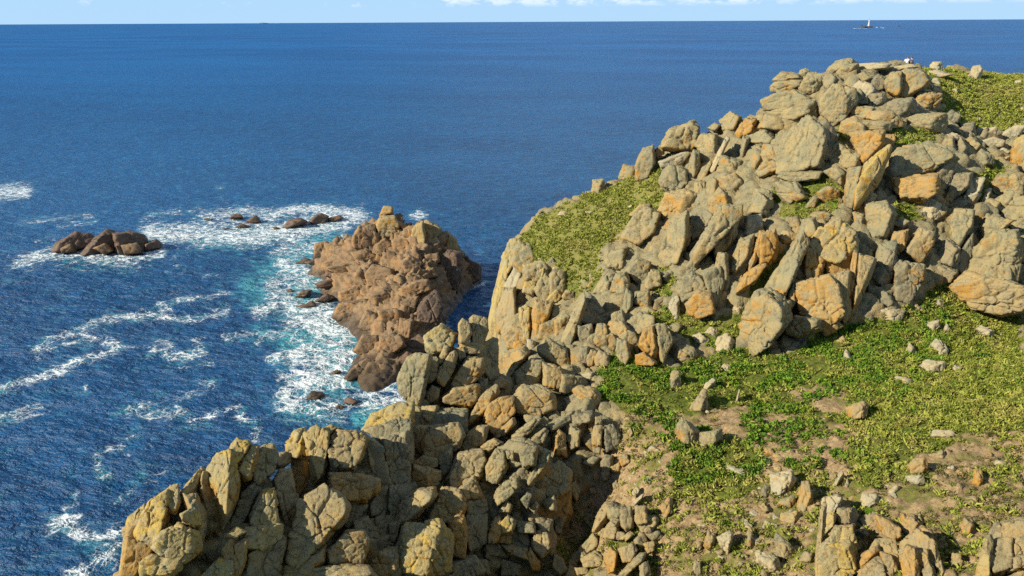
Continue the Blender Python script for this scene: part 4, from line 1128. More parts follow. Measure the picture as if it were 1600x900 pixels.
build(VL, """
la g .4: 110,630 180,490 250,460 330,520 330,600 250,700 180,750 125,700
la g .2: 230,450 390,200 420,250 380,350 320,500 270,480
la y .4: 415,270 470,190 560,140 635,200 640,280 560,330 500,320
la o .2: 420,250 500,320 490,390 420,430 410,340
la o .3: 500,300 620,250 620,370 520,390
la t -.4: 375,430 520,400 570,460 585,560 500,640 400,560
la t .5: 530,400 620,380 620,560 590,610 550,480
la o .5: 620,400 640,290 660,300 650,470 620,600
la t .6: 650,470 670,310 740,330 720,400 640,590 625,600
la g .4: 330,620 370,580 470,600 480,650 400,680 335,660
la g .3: 370,360 395,320 420,340 410,370
la g .3: 320,520 360,420 370,520 340,570
la t .2: 480,640 560,600 590,630 510,680
la g .2: 330,300 400,140 450,130 470,190 400,260
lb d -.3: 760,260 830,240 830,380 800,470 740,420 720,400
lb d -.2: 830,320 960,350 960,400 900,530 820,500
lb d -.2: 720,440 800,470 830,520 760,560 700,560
lc o .3: 815,250 830,190 890,180 880,260 850,290
lc t .3: 890,280 950,170 1010,200 1000,260 960,335
*b_dia p .4 .6: 940,90 985,22 1065,70 1050,110 1000,138 950,125
ld g .3: 1100,150 1120,90 1195,95 1190,160 1150,270 1110,230
ld d -.1: 1020,260 1080,220 1130,260 1120,360 1050,330 | 1010,400 1050,340 1120,370 1080,430 1030,440
ld d -.2: 1120,300 1190,200 1200,330 1150,390 1120,360
le g .4: 1195,370 1220,260 1300,190 1390,190 1410,290 1390,410 1280,400
le t .6: 1130,450 1190,380 1300,410 1420,450 1430,540 1320,575 1220,550
le g .2: 1240,180 1270,110 1370,140 1310,190 1250,250
lc g .1: 700,60 790,50 830,110 800,200 720,210
lc g .1: 650,100 690,0 740,20 700,120 650,150
lc g .2: 820,150 860,120 900,140 870,170 | 1060,110 1090,80 1110,110 1080,130
*b_l1 p .2 .6: 745,560 780,542 870,555 850,620 790,600
*b_l2 t .2 .6: 895,550 910,505 1000,570 920,565
*b_l3 p .1: 995,510 1055,500 1060,540 1020,530
*b_l4 p .1 .6: 1210,650 1230,620 1330,670 1240,685
*b_l5 p .1: 980,650 990,610 1040,600 1040,630 1000,670 | 1060,640 1080,610 1095,650 1070,675
*b_l6 p .1: 1005,720 1030,685 1060,700 1080,740 1075,780 1030,780
*b_l7 p .1: 950,830 980,790 1060,800 1060,840 1000,855
*b_l8 p .1: 1095,830 1120,810 1150,825 1110,850
*b_l9 p .1: 890,740 905,705 930,740 925,770 900,765
*b_l10 p .1: 820,890 850,860 910,880 930,910 830,910
*b_l11 t .1: 555,700 590,675 610,700 580,720
*b_l12 p .1: 595,790 605,730 640,790 620,810
*b_tan t .3: 610,1010 690,980 705,1000 690,1060 620,1070
lf t .2: 0,260 90,90 110,110 70,250 20,290
lf g .2: 55,370 110,220 160,240 150,310 90,390
lf o .4: 190,260 200,190 270,185 285,250 250,320 195,330
lf t .3: 150,330 180,270 195,300 150,390
lf o .3: 90,470 130,390 200,340 230,340 170,430 100,480
lf g .2: 140,190 150,130 210,130 200,200 | 150,100 190,0 250,50 230,120
lf g .2: 0,300 50,300 60,420 20,520 -20,460
lf t .1: 295,230 310,180 385,200 340,255
lf g .1: 340,160 390,130 435,145 380,180
lg g .2: 1290,60 1370,0 1440,30 1440,110 1360,130 | 1380,150 1440,110 1470,150 1440,200 1400,200
lg g .2: 1415,430 1440,420 1500,440 1490,560 1430,480 | 1400,200 1500,190 1500,330 1420,330
lg g .2: 1140,60 1180,0 1230,10 1190,80 | 1440,330 1500,330 1500,420 1440,420
""")
VI = (1180, 70, 3.462)
build(VI, """
ia g .3: 105,190 150,145 235,160 245,190 170,200
ia g .3: 90,230 110,200 245,190 250,225 160,265 100,250
*b_i3 g .4: 240,225 285,150 350,160 360,210 340,260 290,275 250,255
*b_i4 g 0: 222,178 238,142 265,128 292,142 288,195 240,200
ib g .3: 50,300 110,265 200,250 290,290 280,330 160,340 70,350
ib g .4: 80,370 150,340 280,330 280,380 200,410 110,385
ib g .2: 270,300 320,300 330,390 280,420 270,360
*b_i7 g .2: 400,135 430,95 500,75 550,90 540,105 450,120 430,165
*b_i8 g .4: 440,150 470,110 550,105 560,140 510,175 450,170
ic d .1: 355,160 390,150 440,190 400,250 370,230
ic g .3: 355,310 420,220 520,250 530,310 480,400 430,430 370,370
ic g .5: 430,250 520,240 530,300 470,320
ic p .4: 520,240 560,200 630,220 640,250 600,285 540,280
ic g .2: 525,180 580,150 620,180 590,200 540,205
ic d .2: 630,190 660,160 710,180 715,230 670,250 640,240
ic d .2: 560,290 600,280 610,320 570,320 | 590,180 640,160 640,200 600,210
id g .4: 705,200 730,160 780,150 790,240 770,280 720,250
id g .5: 780,160 820,135 890,145 935,190 900,240 840,280 790,270
*b_i17 d .4: 610,270 700,260 705,320 650,350 615,310
*b_i18 d .5: 680,340 760,290 840,285 870,320 860,360 800,405 740,370
*b_i19 g .4: 870,320 885,265 960,260 1010,270 990,320 930,365 880,350
*b_i20 t .4: 900,250 930,200 1005,255 960,265
*b_i21 g .5: 800,430 830,390 900,370 1010,370 1030,420 1000,470 920,485 850,450
ie g .4: 540,440 560,410 720,420 715,465 560,465
ie t .3: 620,400 640,360 740,365 780,400 790,440 730,450 720,420
ie g .2: 510,400 540,340 630,340 640,380 560,410
ii d .2: 1030,390 1060,360 1105,380 1100,420 1060,440
ii d .2: 1020,450 1030,400 1090,440 1110,480 1060,470 | 1110,430 1180,420 1180,470 1130,470 | 1100,480 1160,470 1200,520 1140,530
ii g .2: 1135,520 1170,500 1220,550 1180,580 1140,560
ii d .1: 1080,700 1160,700 1150,760 1060,860 1050,800
ii g .3: 1040,800 1070,790 1060,850 1020,850
ij p .2: 545,105 640,98 720,105 700,130 600,140 560,130 | 680,140 760,115 830,105 870,125 820,135 730,150
ij p .2: 800,110 850,104 880,118 820,126
ij p .1: 920,150 980,140 1060,160 1000,180 | 940,190 980,180 1000,210 960,220
*b_i25 p .3: 945,142 950,108 965,90 1000,92 1012,115 1008,142
*b_i26 p .4: 1160,185 1175,120 1205,113 1225,140 1220,190 1180,195
*b_i26b p .4: 1135,185 1155,160 1180,175 1160,190
if g .7: 135,600 170,500 270,405 350,470 360,560 350,670 280,690 140,690
if g .7: 140,720 150,685 350,685 330,730 200,745
if d .2: 330,430 380,420 440,490 420,580 380,640 360,560
if g .3: 120,750 220,750 290,830 180,860 130,800
ig o .3: 530,520 545,475 680,470 690,530 640,560 600,650 560,570
ig g .3: 470,650 480,590 560,590 565,660 500,670
ig y .4: 555,780 600,650 700,560 715,580 680,700 620,850 560,880
ig o .3: 690,550 700,490 750,490 760,560
ig g .2: 490,780 500,680 570,670 560,760 540,880 500,860
ig g .1: 380,690 440,650 490,700 480,780
ih g .2: 765,600 790,560 920,530 1000,560 1060,620 960,690 880,720 760,720
ih o .5: 760,720 960,700 970,790 900,850 820,840 770,790
ih d .1: 960,700 1050,600 1080,650 1060,760 990,820
ih d .1: 690,700 760,620 760,780 700,800
*b_i36 p .3: 1000,510 1030,470 1110,500 1140,540 1080,560
ii d .2: 1080,560 1110,500 1145,560 1120,600
*b_i37 g .4: 1175,660 1220,560 1280,600 1290,640 1260,650 1210,675
*b_i38 p .2: 1180,480 1200,450 1290,445 1330,480 1250,500
*b_i38b p .2 .5: 1285,640 1390,590 1390,620 1330,645
il p .2: 1120,870 1170,730 1230,720 1210,800 1180,880 | 1210,870 1240,790 1270,780 1250,880
il g .4: 1290,780 1330,710 1420,700 1454,730 1440,830 1330,860
ik y .3: 1400,540 1430,500 1500,480 1500,680 1400,660
ik p .1: 1230,520 1290,500 1340,520 1330,550 1240,550 | 1340,480 1400,440 1450,440 1420,500 1360,510
ik p .1: 1290,580 1340,560 1380,580 1330,600
if g .2: 340,800 390,770 450,790 440,850 370,870 | 270,880 310,820 340,830 320,880
jb t .2: 30,450 60,380 140,390 230,410 180,460 100,465 | 0,500 40,460 90,500 50,540 0,540
jb g .2: 0,390 40,380 30,430 0,420 | 5,690 60,620 130,640 120,680 30,720 | 0,780 80,790 90,880 0,900
""")
VJ = (900, 80, 2.5)
build(VJ, """
*b_j1 g .3 1: 62,550 65,500 110,500 115,540 80,562
ja g .2: 335,370 370,310 440,280 470,300 470,360 440,395 350,385
ja d .1: 440,275 465,270 485,320 465,340
ja g .2: 235,440 260,385 300,370 310,430 280,490 240,500
ja g .2: 300,400 330,365 345,400 320,420 | 165,500 185,445 235,450 230,500 | 180,450 190,440 208,446 195,460
ja p .2: 330,430 420,395 440,400 400,450 340,455
jb g .2: 515,300 540,280 565,290 545,320 | 565,270 600,240 640,260 620,320 575,310
jb g .1: 470,370 490,325 545,330 550,400 510,420
jb t .3 .6: 485,500 520,430 530,440 505,500
jb p .3 .6: 525,460 580,340 595,350 545,470
jb g .2: 430,480 455,390 480,400 480,470 450,510
jb o .2: 620,330 660,265 700,270 690,320 640,340
jb g .1: 700,255 730,245 735,290 710,290
jb g .2: 635,390 650,340 680,340 670,400 645,420 | 680,330 740,310 770,330 750,370 690,360
jb g .2: 660,460 690,380 720,370 725,440 690,490 | 720,440 730,370 790,370 800,420 770,460
jb g .2: 460,590 465,520 500,510 500,580 470,610 | 505,560 530,500 560,510 560,590 520,600
jb g .2: 555,470 570,410 640,430 640,490 590,500 | 600,510 630,480 680,500 650,530
jc g .2: 680,600 700,560 760,545 765,610 720,640
jc p .3: 660,720 665,650 720,640 725,690 690,720
jc g .2: 595,860 640,740 690,720 690,800 650,870
jc o .4: 700,790 720,710 780,720 785,800 740,850
jd g .2: 185,720 230,640 270,615 325,640 310,700 250,750
jd g .2: 110,830 140,780 200,770 190,850 150,860 | 200,900 240,810 290,850 270,900
jd t .1: 210,640 250,600 290,600 280,630 240,650 | 290,760 340,740 330,800 290,800
je g .3: 330,800 370,680 430,630 440,720 400,830 350,840
je d .2: 440,650 500,620 530,650 490,720 450,740
je g .4: 460,780 560,620 640,610 640,650 540,760 470,840
je t .4: 540,760 620,680 625,720 570,800 545,800
je g .2: 430,840 470,790 480,850 440,890 | 500,860 560,830 590,860 560,900 500,900
jf t .1: 325,620 350,560 420,540 430,600 350,650
jf t .1: 390,490 410,460 430,500 400,520 | 360,540 380,510 410,540 390,560 | 440,560 470,540 460,600
ka p .1: -70,640 -60,625 -35,625 -40,645
""")

# ------------------------------------------------------------------ smaller blocks that fill the crags between the large ones
ROCKZ = [  # polygon in the photograph, spacing in pixels, material codes
 ('200,880 205,820 250,765 320,730 370,690 430,700 460,680 530,660 570,660 640,560 740,500 770,560 800,600 900,600 930,640 970,660 980,700 930,760 870,840 870,900 200,900', 30, 'tgyd'),
 ('765,520 770,440 800,390 850,410 905,430 945,430 965,375 1000,345 1035,330 1055,265 1000,270 1080,205 1140,190 1200,180 1210,120 1320,105 1420,110 1470,150 1480,200 1540,215 1600,200 1600,480 1510,470 1480,440 1400,490 1340,500 1180,540 1150,520 1080,540 950,560 900,600 800,590', 27, 'ggtg'),
 ('870,900 900,830 960,780 1010,760 1020,900', 22, 'tgp'), ('1270,900 1290,800 1330,770 1420,800 1450,820 1450,900', 24, 'tpo'), ('1520,900 1540,830 1600,810 1600,900', 24, 'pt'),
]
rgF = np.random.RandomState(77)
keyc = [(k, np.mean(p, 0)) for k, p, s in TRACED if not s]
bigp = [np.array(p) for k, p, s in TRACED]
grass_polys = [P_(p) for g_, s_, p in VEG if g_ >= .8]
nfill = 0
def nearest_key(cx, cy):
    ds = sorted(((c[1][0] - cx) ** 2 + (c[1][1] - cy) ** 2, c[0]) for c in keyc)
    for d, k in ds:
        if THINGS[k][2] < 92: return k
for zp, sp, codes in ROCKZ:
    Z_ = P_(zp); a = np.array(Z_); x0, y0 = a.min(0); x1, y1 = a.max(0)
    gx = np.arange(x0, x1, sp); gy = np.arange(y0, y1, sp * .9)
    for j, yy in enumerate(gy):
        for xx in gx:
            cx = xx + (j % 2) * sp * .5 + rgF.uniform(-.33, .33) * sp; cy = yy + rgF.uniform(-.33, .33) * sp
            sz = sp * rgF.uniform(.42, .88); asp = rgF.uniform(.65, 1.55); rot = rgF.uniform(-.5, .3); k = rgF.randint(5, 8)
            code = codes[rgF.randint(len(codes))]; sd = rgF.randint(100000)
            if cx > 1590 or sd % 10 > 4 or not inpoly(np.array(cx), np.array(cy), Z_): continue
            if any(inpoly(np.array(cx), np.array(cy), g) for g in grass_polys): continue
            if any(inpoly(np.array(cx), np.array(cy), np.mean(b, 0) + (b - np.mean(b, 0)) * 1.12) for b in bigp): continue
            an = np.sort(np.linspace(0, 2 * math.pi, k, endpoint=False) + rgF.uniform(-.3, .3, k))
            ex, ey = np.cos(an) * sz / math.sqrt(asp), np.sin(an) * sz * math.sqrt(asp)
            poly = [(cx + x * math.cos(rot) - y * math.sin(rot), cy + x * math.sin(rot) + y * math.cos(rot)) for x, y in zip(ex, ey)]
            add_block(nearest_key(cx, cy), poly, code, sd, -.5, 1.0); nfill += 1
print('FILL', nfill, 'TRACED', len(TRACED))
# ------------------------------------------------------------------ the brown islet and the skerries
def sea_level(x, y): return 0 * np.asarray(x, float)
IC = """605,338,172 650,357,168 695,380,166 728,428,168 712,402,170 745,432,172 560,372,170 540,402,166 600,420,159 650,420,154 668,392,160 655,470,140 622,500,135 602,540,127 590,580,119
560,470,152 540,475,155.5 690,412,162 520,385,176 580,520,134 575,560,124 560,430,158 535,430,163 620,370,167 635,450,146"""
ip = [tuple(W(*map(float, t_.split(',')))) for t_ in IC.split()]
def sea_pt(px, py):
    d = ray(px, py); P = CO + d * (-CAMZ / d[2]); return (P[0], P[1])
for a_, b_ in ((572, 612), (543, 585), (556, 545), (522, 500), (512, 470), (505, 440), (500, 412), (520, 383), (700, 500), (680, 540), (630, 592), (722, 462), (745, 442)):
    x_, y_ = sea_pt(a_, b_); ip.append((x_, y_, -.4))
for a_, b_ in ((575, 640), (520, 595), (525, 545), (490, 515), (465, 478), (450, 440), (455, 400), (490, 365), (720, 505), (705, 550), (650, 610), (760, 450), (780, 430), (600, 640)):
    x_, y_ = sea_pt(a_, b_); ip.append((x_, y_, -5))
for x_, y_ in ((-28, 188), (-40, 190), (-18, 186), (-8, 184), (0, 178), (-55, 195), (4, 168), (-70, 185), (-70, 150), (-50, 130), (-30, 105), (-10, 105), (10, 150), (5, 125), (-35, 205), (-5, 205)):
    ip.append((x_, y_, -6))
ISL = Field(ip, 1.5)
xs = np.arange(-62, 6, .27); ys = np.concatenate([np.arange(108, 200, .33)])
X, YY = np.meshgrid(xs, ys, indexing='ij'); Z = ISL(X, YY)
n, m = X.shape; G = np.stack([X, YY, Z], -1)
nrm = np.cross(np.gradient(G, axis=0), np.gradient(G, axis=1)).reshape(-1, 3); nrm /= np.linalg.norm(nrm, axis=1)[:, None] + 1e-9
co = G.reshape(-1, 3); v_ = np.where(co[:, 2] > -2.5)[0]; d = np.zeros(len(co))
e1, v1 = joints(co[v_] * (1, 1, 1.5) + 13.3, 2.3); e2, v2 = joints(co[v_] + 61.7, .9)
dipx = co[v_] @ np.array([[.55, -.2, .3], [.2, .9, -.2], [-1.1, .3, .35]])
rdg = 1 - 2 * np.abs(fbm(dipx * .28, 4, .6)); rdg2 = 1 - 2 * np.abs(fbm(dipx * (1.1, .45, .45) + 9, 4, .6))
d[v_] = 1.5 * (v1 - .5) + .9 * (sstep(e1, 0, .10) - .8) + .5 * (v2 - .5) + .3 * (sstep(e2, 0, .16) - .8) + 2.0 * (rdg - .6) + 1.2 * (rdg2 - .6) + .35 * (1 - 2 * np.abs(fbm(dipx * (2.2, .9, .9) + 3, 3, .6)))
co = co + nrm * (d * (.25 + .75 * sstep(co[:, 2], 0, 5)) * sstep(co[:, 2], -2.5, .5))[:, None]
idx = np.arange(n * m).reshape(n, m); q = np.stack([idx[:-1, :-1], idx[1:, :-1], idx[1:, 1:], idx[:-1, 1:]], -1).reshape(-1, 4); q = q[(co[q, 2] > -1.2).any(1)]
LABELS.update({
 'isl': ('rock_islet', 'tall brown jagged islet with a knobbed top, standing in foam off the headland', 'rock islet', None),
 's1': ('skerry', 'largest dark skerry ringed by foam, alone on the left of the sea', 'skerry', 'skerries in the sea'),
 's2': ('skerry', 'long low dark reef at the right end of the far foam patch', 'skerry', 'skerries in the sea'),
 's3': ('skerry', 'dark rounded rock farthest from the islet with its neighbour, in the far foam patch', 'skerry', 'skerries in the sea'),
 's4': ('skerry', 'pointed dark rock in the middle of the far foam patch', 'skerry', 'skerries in the sea'),
 's5': ('skerry', 'low flat rocks awash just below the pointed dark rock of the far foam patch', 'skerry', 'skerries in the sea'),
 's6': ('skerry', 'humped ledge running out from the seaward foot of the islet', 'skerry', 'skerries in the sea'),
 's7': ('skerry', 'flat dark ledges awash in white water beside the middle of the islet', 'skerry', 'skerries in the sea'),
 's8': ('skerry', 'lone brown rock with smooth top in the foam below the islet', 'skerry', 'skerries in the sea'),
 's9': ('skerry', 'small dark wet rock between the lone brown rock and the foot of the islet', 'skerry', 'skerries in the sea'),
 's10': ('skerry', 'pair of dark wet rocks nearest the foreground ridge', 'skerry', 'skerries in the sea'),
})
T = thing_of('isl', (-28, 150, 0))
link('rock_mass', make_mesh('rock_mass', co - T[1], quads=q, mat=ROCK['b']), T[0])
MI = (420, 300, 2.6475)
kw = dict(zmin=-.45, tmax=210)
build(MI, """
isl b .3: 340,200 370,140 440,135 445,200 390,250 345,240
isl t .3: 440,140 460,100 520,95 545,140 520,190 460,190
isl t .2 .8: 460,95 475,57 512,60 515,92
isl b .3: 520,110 560,130 585,150 560,170 540,150
isl t .3 .6: 585,190 600,140 640,118 650,180 640,230 600,230 | 640,122 655,113 700,135 720,155 700,200 650,190
isl t .6: 650,210 690,185 710,210 680,240
isl t .3: 720,220 735,160 775,190 785,240 740,260
isl w -.1: 700,290 740,240 800,250 800,330 780,420 720,380 | 790,330 830,280 880,300 880,360 830,390 | 790,262 825,262 835,295 800,305
isl b -.75: 510,200 560,180 600,230 570,260 520,250 | 440,220 480,190 515,215 490,250 450,250
isl b -.75: 340,250 400,240 460,270 430,310 370,300 | 240,310 330,290 400,310 390,350 300,350
isl b -.75: 400,340 430,300 520,320 530,370 470,400 410,390 | 540,290 580,260 640,290 620,340 560,340
isl b -.75: 290,410 370,380 420,400 400,450 340,470 290,450 | 260,520 290,460 400,440 410,480 330,520 290,535
isl b -.75: 410,420 480,400 540,430 520,480 440,480 | 540,400 600,370 660,360 670,410 600,440 550,440
isl b -.75: 370,560 400,490 450,500 460,570 400,580 | 450,490 530,480 550,540 480,570 | 540,450 620,430 600,510 550,520
isl w 0: 620,460 690,400 720,470 700,560 640,600 600,560
isl b -.75: 540,520 600,530 580,640 530,620 | 350,660 390,590 450,590 460,640 390,680 | 460,600 540,590 570,640 500,690 450,660
isl b -.75: 310,770 340,730 400,690 440,700 400,760 340,790 | 380,820 410,750 490,700 550,700 500,760 410,835
isl w .1: 560,640 620,590 680,620 640,670 570,690 | 520,700 570,660 620,680 560,740
isl b .2: 640,260 700,250 710,290 650,310 | 610,340 680,310 700,350 640,370 | 230,290 300,270 340,280 300,310 240,310
isl w .1: 190,380 260,360 330,370 300,390 220,400 | 240,320 290,340 280,360 230,350
""", ISL, **kw)
def build_sea(view, text): build(view, text, sea_level, zmin=-2, tmax=262)
NI = (0, 250, 2.25)
build_sea(NI, """
s1 w 0 1: 190,325 205,290 265,250 310,258 330,275 300,310 240,330
s1 w .5 1: 285,335 330,280 375,243 400,250 420,295 380,335
s1 w 0 1: 400,255 450,250 500,262 520,290 500,332 420,335
s1 w 0 1: 510,295 550,278 570,295 560,312 510,325
s1 b 2 1: 330,310 370,290 400,320 370,336 | 430,300 480,290 500,330 440,336 | 215,310 250,290 270,325 220,330
*s3 w 0 1: 805,207 825,188 845,190 860,208 835,214
s5 w 0 1: 715,210 725,203 750,208 740,215 | 830,233 850,222 885,235 850,241 | 780,243 800,238 815,245
*s4 w 0 1: 866,215 885,203 900,195 915,210 922,226 890,228
""")
build_sea(MI, """
s2 w 0 1: 10,146 30,142 48,152 30,157 | 55,150 80,115 130,105 165,125 110,140 80,157
s2 w 0 1: 165,122 190,98 215,88 250,100 225,132 190,138 | 240,108 290,95 312,108 260,128
s6 b 0 1: 105,297 150,270 190,285 170,300 | 180,280 190,215 235,200 262,215 240,260 200,292
s6 w 0 1: 150,290 230,265 260,290 200,310
s7 w 0 1: 105,437 140,405 180,405 150,442 | 110,477 180,450 200,470 140,482 | 190,450 240,420 280,440 220,462 | 70,407 90,400 105,412 80,416
s7 w 0 1: 190,395 240,375 280,385 220,402
*s8 b 0 1: 160,852 180,825 220,830 238,855 215,870 175,864
*s9 w 0 1: 255,747 280,735 300,745 275,762
s10 w 0 1: 305,872 330,848 370,865 350,882 | 270,892 290,878 315,890 300,902
""")
# ------------------------------------------------------------------ far out: a lighthouse on its reef, low islands on the horizon
def lathe(profile, seg=20):
    V = []; F = []
    for r_, z_ in profile:
        for k in range(seg): V.append((r_ * math.cos(2 * math.pi * k / seg), r_ * math.sin(2 * math.pi * k / seg), z_))
    for i in range(len(profile) - 1):
        for k in range(seg): F.append((i * seg + k, i * seg + (k + 1) % seg, (i + 1) * seg + (k + 1) % seg, (i + 1) * seg + k))
    return np.array(V), np.array(F)
lx, ly = sea_pt(1357, 43.2); sc_l = ly / 1256 
stone = plain('tower granite', (.50, .48, .45)); darkm = plain('lantern metal', (.08, .08, .09)); glass = plain('lantern glass', (.5, .55, .6), .2); white = plain('white gallery paint', (.8, .8, .8))
lh = empty('lighthouse', (lx, ly, 2.2 * sc_l)); tag(lh, 'pale stone lighthouse tower on the far reef at the horizon', 'lighthouse')
k_ = sc_l
def lp(name, prof, mat):
    v, f = lathe([(r_ * k_, z_ * k_) for r_, z_ in prof]); link(name, make_mesh(name, v, quads=f, mat=mat, smooth=False), lh)
lp('tower', [(0, -.5), (1.75, -.5), (1.6, .5), (1.3, 2.5), (1.1, 5), (1.0, 7.4), (1.15, 7.7), (0, 7.7)], stone)
lp('gallery', [(0, 7.7), (1.5, 7.7), (1.5, 8.0), (0, 8.0)], white)
lp('lantern', [(0, 8.0), (.8, 8.0), (.8, 9.1), (0, 9.1)], glass)
lp('dome', [(.95, 9.1), (.7, 9.5), (.2, 9.8), (.06, 10.4), (0, 10.4)], darkm)
REEF = plain('reef rock', (.055, .055, .055), .8)
def far_rock(px, py, wpx, hpx, label, seed, mat='w', group='reef rocks round the lighthouse', name='reef_rock'):
    x_, y_ = sea_pt(px, py); s_ = y_ / 1256
    D, Q = cubesphere(14); rgk = np.random.RandomState(seed)
    V = D * (wpx * s_ / 2, wpx * s_ * .35, hpx * s_) ; V = V * (1 + .45 * fbm(D * 2.3 + seed, 3))[:, None]
    o = link(name, make_mesh(name, V, quads=Q, mat=REEF), None, (x_, y_, -.1 * hpx * s_)); tag(o, label, 'rock', group); return o
far_rock(1350, 43.6, 10, 3.2, 'dark jagged reef rock right beside the lighthouse', 3)
far_rock(1357.5, 43.3, 9, 2.4, 'rock the lighthouse stands on', 4)
far_rock(1362, 42.2, 4, 1.2, 'low reef rock right behind the lighthouse', 5)
far_rock(1346, 42.6, 1.4, 4.2, 'thin needle of rock next to the lighthouse', 8)
far_rock(1404, 41.6, 7, 1.1, 'low dark ledge well to the right of the lighthouse', 6)
foamm = plain('surf', (.50, .56, .60), .9)
SV_, SQ_ = [], []; base = 0
for (a_, b_, w_, h_) in ((1336, 44.6, 5, .45), (1343, 44.7, 4, .4), (1370, 43.0, 2.5, .8), (1377, 42.8, 2, .6), (1380, 44.0, 2.5, .9), (1352, 44.8, 6, .3)):
    x_, y_ = sea_pt(a_, b_); s_ = y_ / 1256; D, Q = cubesphere(8)
    V = D * (w_ * s_ / 2, w_ * s_ * .5, h_ * s_ * .7) * (1 + .5 * fbm(D * 2 + a_, 2))[:, None] + (x_, y_, 0); SV_.append(V); SQ_.append(Q + base); base += len(V)
tag(link('surf', make_mesh('surf', np.concatenate(SV_), quads=np.concatenate(SQ_), mat=foamm)), kind='stuff')
islm = plain('far island haze blue', (.07, .13, .21), .95)  # blue distance haze painted into the islands' own colour
for j_, (a_, w_, h_, lab) in enumerate(((411, 16, 1.5, 'long low island on the horizon, the larger of two'), (438, 14, 1.0, 'low flat island on the horizon, the smaller of two'))):
    yy_ = 42000.; P0 = W(a_, 37.6, yy_); s_ = yy_ / 1256; D, Q = cubesphere(16)
    V = D * (w_ * s_ / 2, w_ * s_ * .4, h_ * s_) * (1 + .35 * fbm(D * 3 + a_, 3))[:, None]
    tag(link('island', make_mesh('island', V, quads=Q, mat=islm), None, (P0[0], yy_, 0)), lab, 'island', 'islands on the horizon')
# ------------------------------------------------------------------ loose stones lying about (copies of a few shapes)
stone_src = []
for k in range(7):
    rg = np.random.RandomState(400 + k)
    pl = rg.randn(16, 3); pl /= np.linalg.norm(pl, axis=1)[:, None]
    dims = np.array((1, rg.uniform(.6, .9), rg.uniform(.45, .75)))
    ds = np.sqrt(((pl * dims) ** 2).sum(1)) * rg.uniform(.7, 1.0, 16)
    pl = np.concatenate([pl, np.eye(3), -np.eye(3)]); ds = np.concatenate([ds, dims, dims])
    loc, Q = rock_surface(np.array((k * 5., 3., 9.)), np.eye(3), pl, ds, dims, 13, 500 + k, .6, 18.)
    stone_src.append((loc, Q))
stone_me = {}
def stone_mesh(k, code):
    if (k, code) not in stone_me: stone_me[(k, code)] = make_mesh('stone', stone_src[k][0], quads=stone_src[k][1], mat=ROCK[code])
    return stone_me[(k, code)]
STZ = [  # polygon, count, size range in px (half), codes, label, group, name
 ('815,390 880,340 960,300 1040,270 1040,320 960,370 930,425 860,420', 60, 1.4, 3.6, 'ppo', 'small pale stone dotting the seaward grass slope below the lone skyline block', 'small stones on the seaward grass slope'),
 ('845,410 950,425 945,460 900,500 840,450', 34, 2.2, 5.5, 'ptp', 'small stone in the stony band along the lower edge of the seaward grass slope', 'stones below the seaward grass slope'),
 ('1470,120 1600,120 1600,240 1540,220 1480,170', 40, 1.8, 6.0, 'ppt', 'pale stone lying in the upper right grass behind the summit rocks', 'stones in the upper grass'),
 ('960,690 1040,690 1040,760 960,770 930,760', 22, 1.6, 4.5, 'pt', 'small stone on the bare earth at the head of the dark gully', 'small stones by the gully'),
 ('1280,740 1420,720 1420,790 1300,790', 60, 1.6, 8.0, 'ppt', 'small pale stone in the rough grass above the orange lipped outcrop', 'stones above the lipped outcrop'),
 ('1180,700 1290,700 1280,880 1190,880', 50, 2.4, 10., 'ptt', 'small stone among the boulders left of the long thin rib', 'stones left of the long thin rib'),
 ('1430,700 1600,690 1600,820 1480,800', 44, 1.8, 7.5, 'tp', 'small stone on the brown slope under the turf edge', 'stones on the brown slope'),
 ('1090,840 1190,760 1190,890 1100,890', 40, 2.0, 9.0, 'pt', 'small stone in rough grass by the bottom edge, right of the dark gully', 'stones at the bottom of the slope'),
 ('1000,560 1300,560 1330,660 1000,660', 20, 1.5, 4.0, 'pt', 'small stone half hidden in the green leafy slope', 'stones in the leafy slope'),
 ('1400,500 1590,500 1590,640 1400,640', 10, 1.8, 3.6, 'p', 'tiny white stone in the bright grass bowl', 'stones in the grass bowl'),
]
rg = np.random.RandomState(11)
for zp, cnt, a_, b_, codes, lab, grp in STZ:
    Z_ = P_(zp); A = np.array(Z_); x0, y0 = A.min(0); x1, y1 = A.max(0); made = 0
    for tr in range(cnt * 6):
        if made >= cnt: break
        cx, cy = rg.uniform(x0, x1), rg.uniform(y0, y1); k = rg.randint(7); code = codes[rg.randint(len(codes))]; s_ = a_ + (b_ - a_) * rg.rand() ** 2.2; r3 = rg.rand(3)
        if not inpoly(np.array(cx), np.array(cy), Z_): continue
        if any(inpoly(np.array(cx), np.array(cy), np.array(pp)) for _, pp, _s in TRACED): continue
        t_ = hit(cx, cy)
        if t_ is None: continue
        P = CO + ray(cx, cy) * t_; s_ *= t_ / FPX
        o = link('stone', stone_mesh(k, code), None, P + (0, 0, .12 * s_)); o.scale = (s_ * 1.1,) * 3; o.rotation_euler = ((r3[0] - .5) * .7, (r3[1] - .5) * .7, r3[2] * 6.28)
        tag(o, lab, 'stone', grp); made += 1
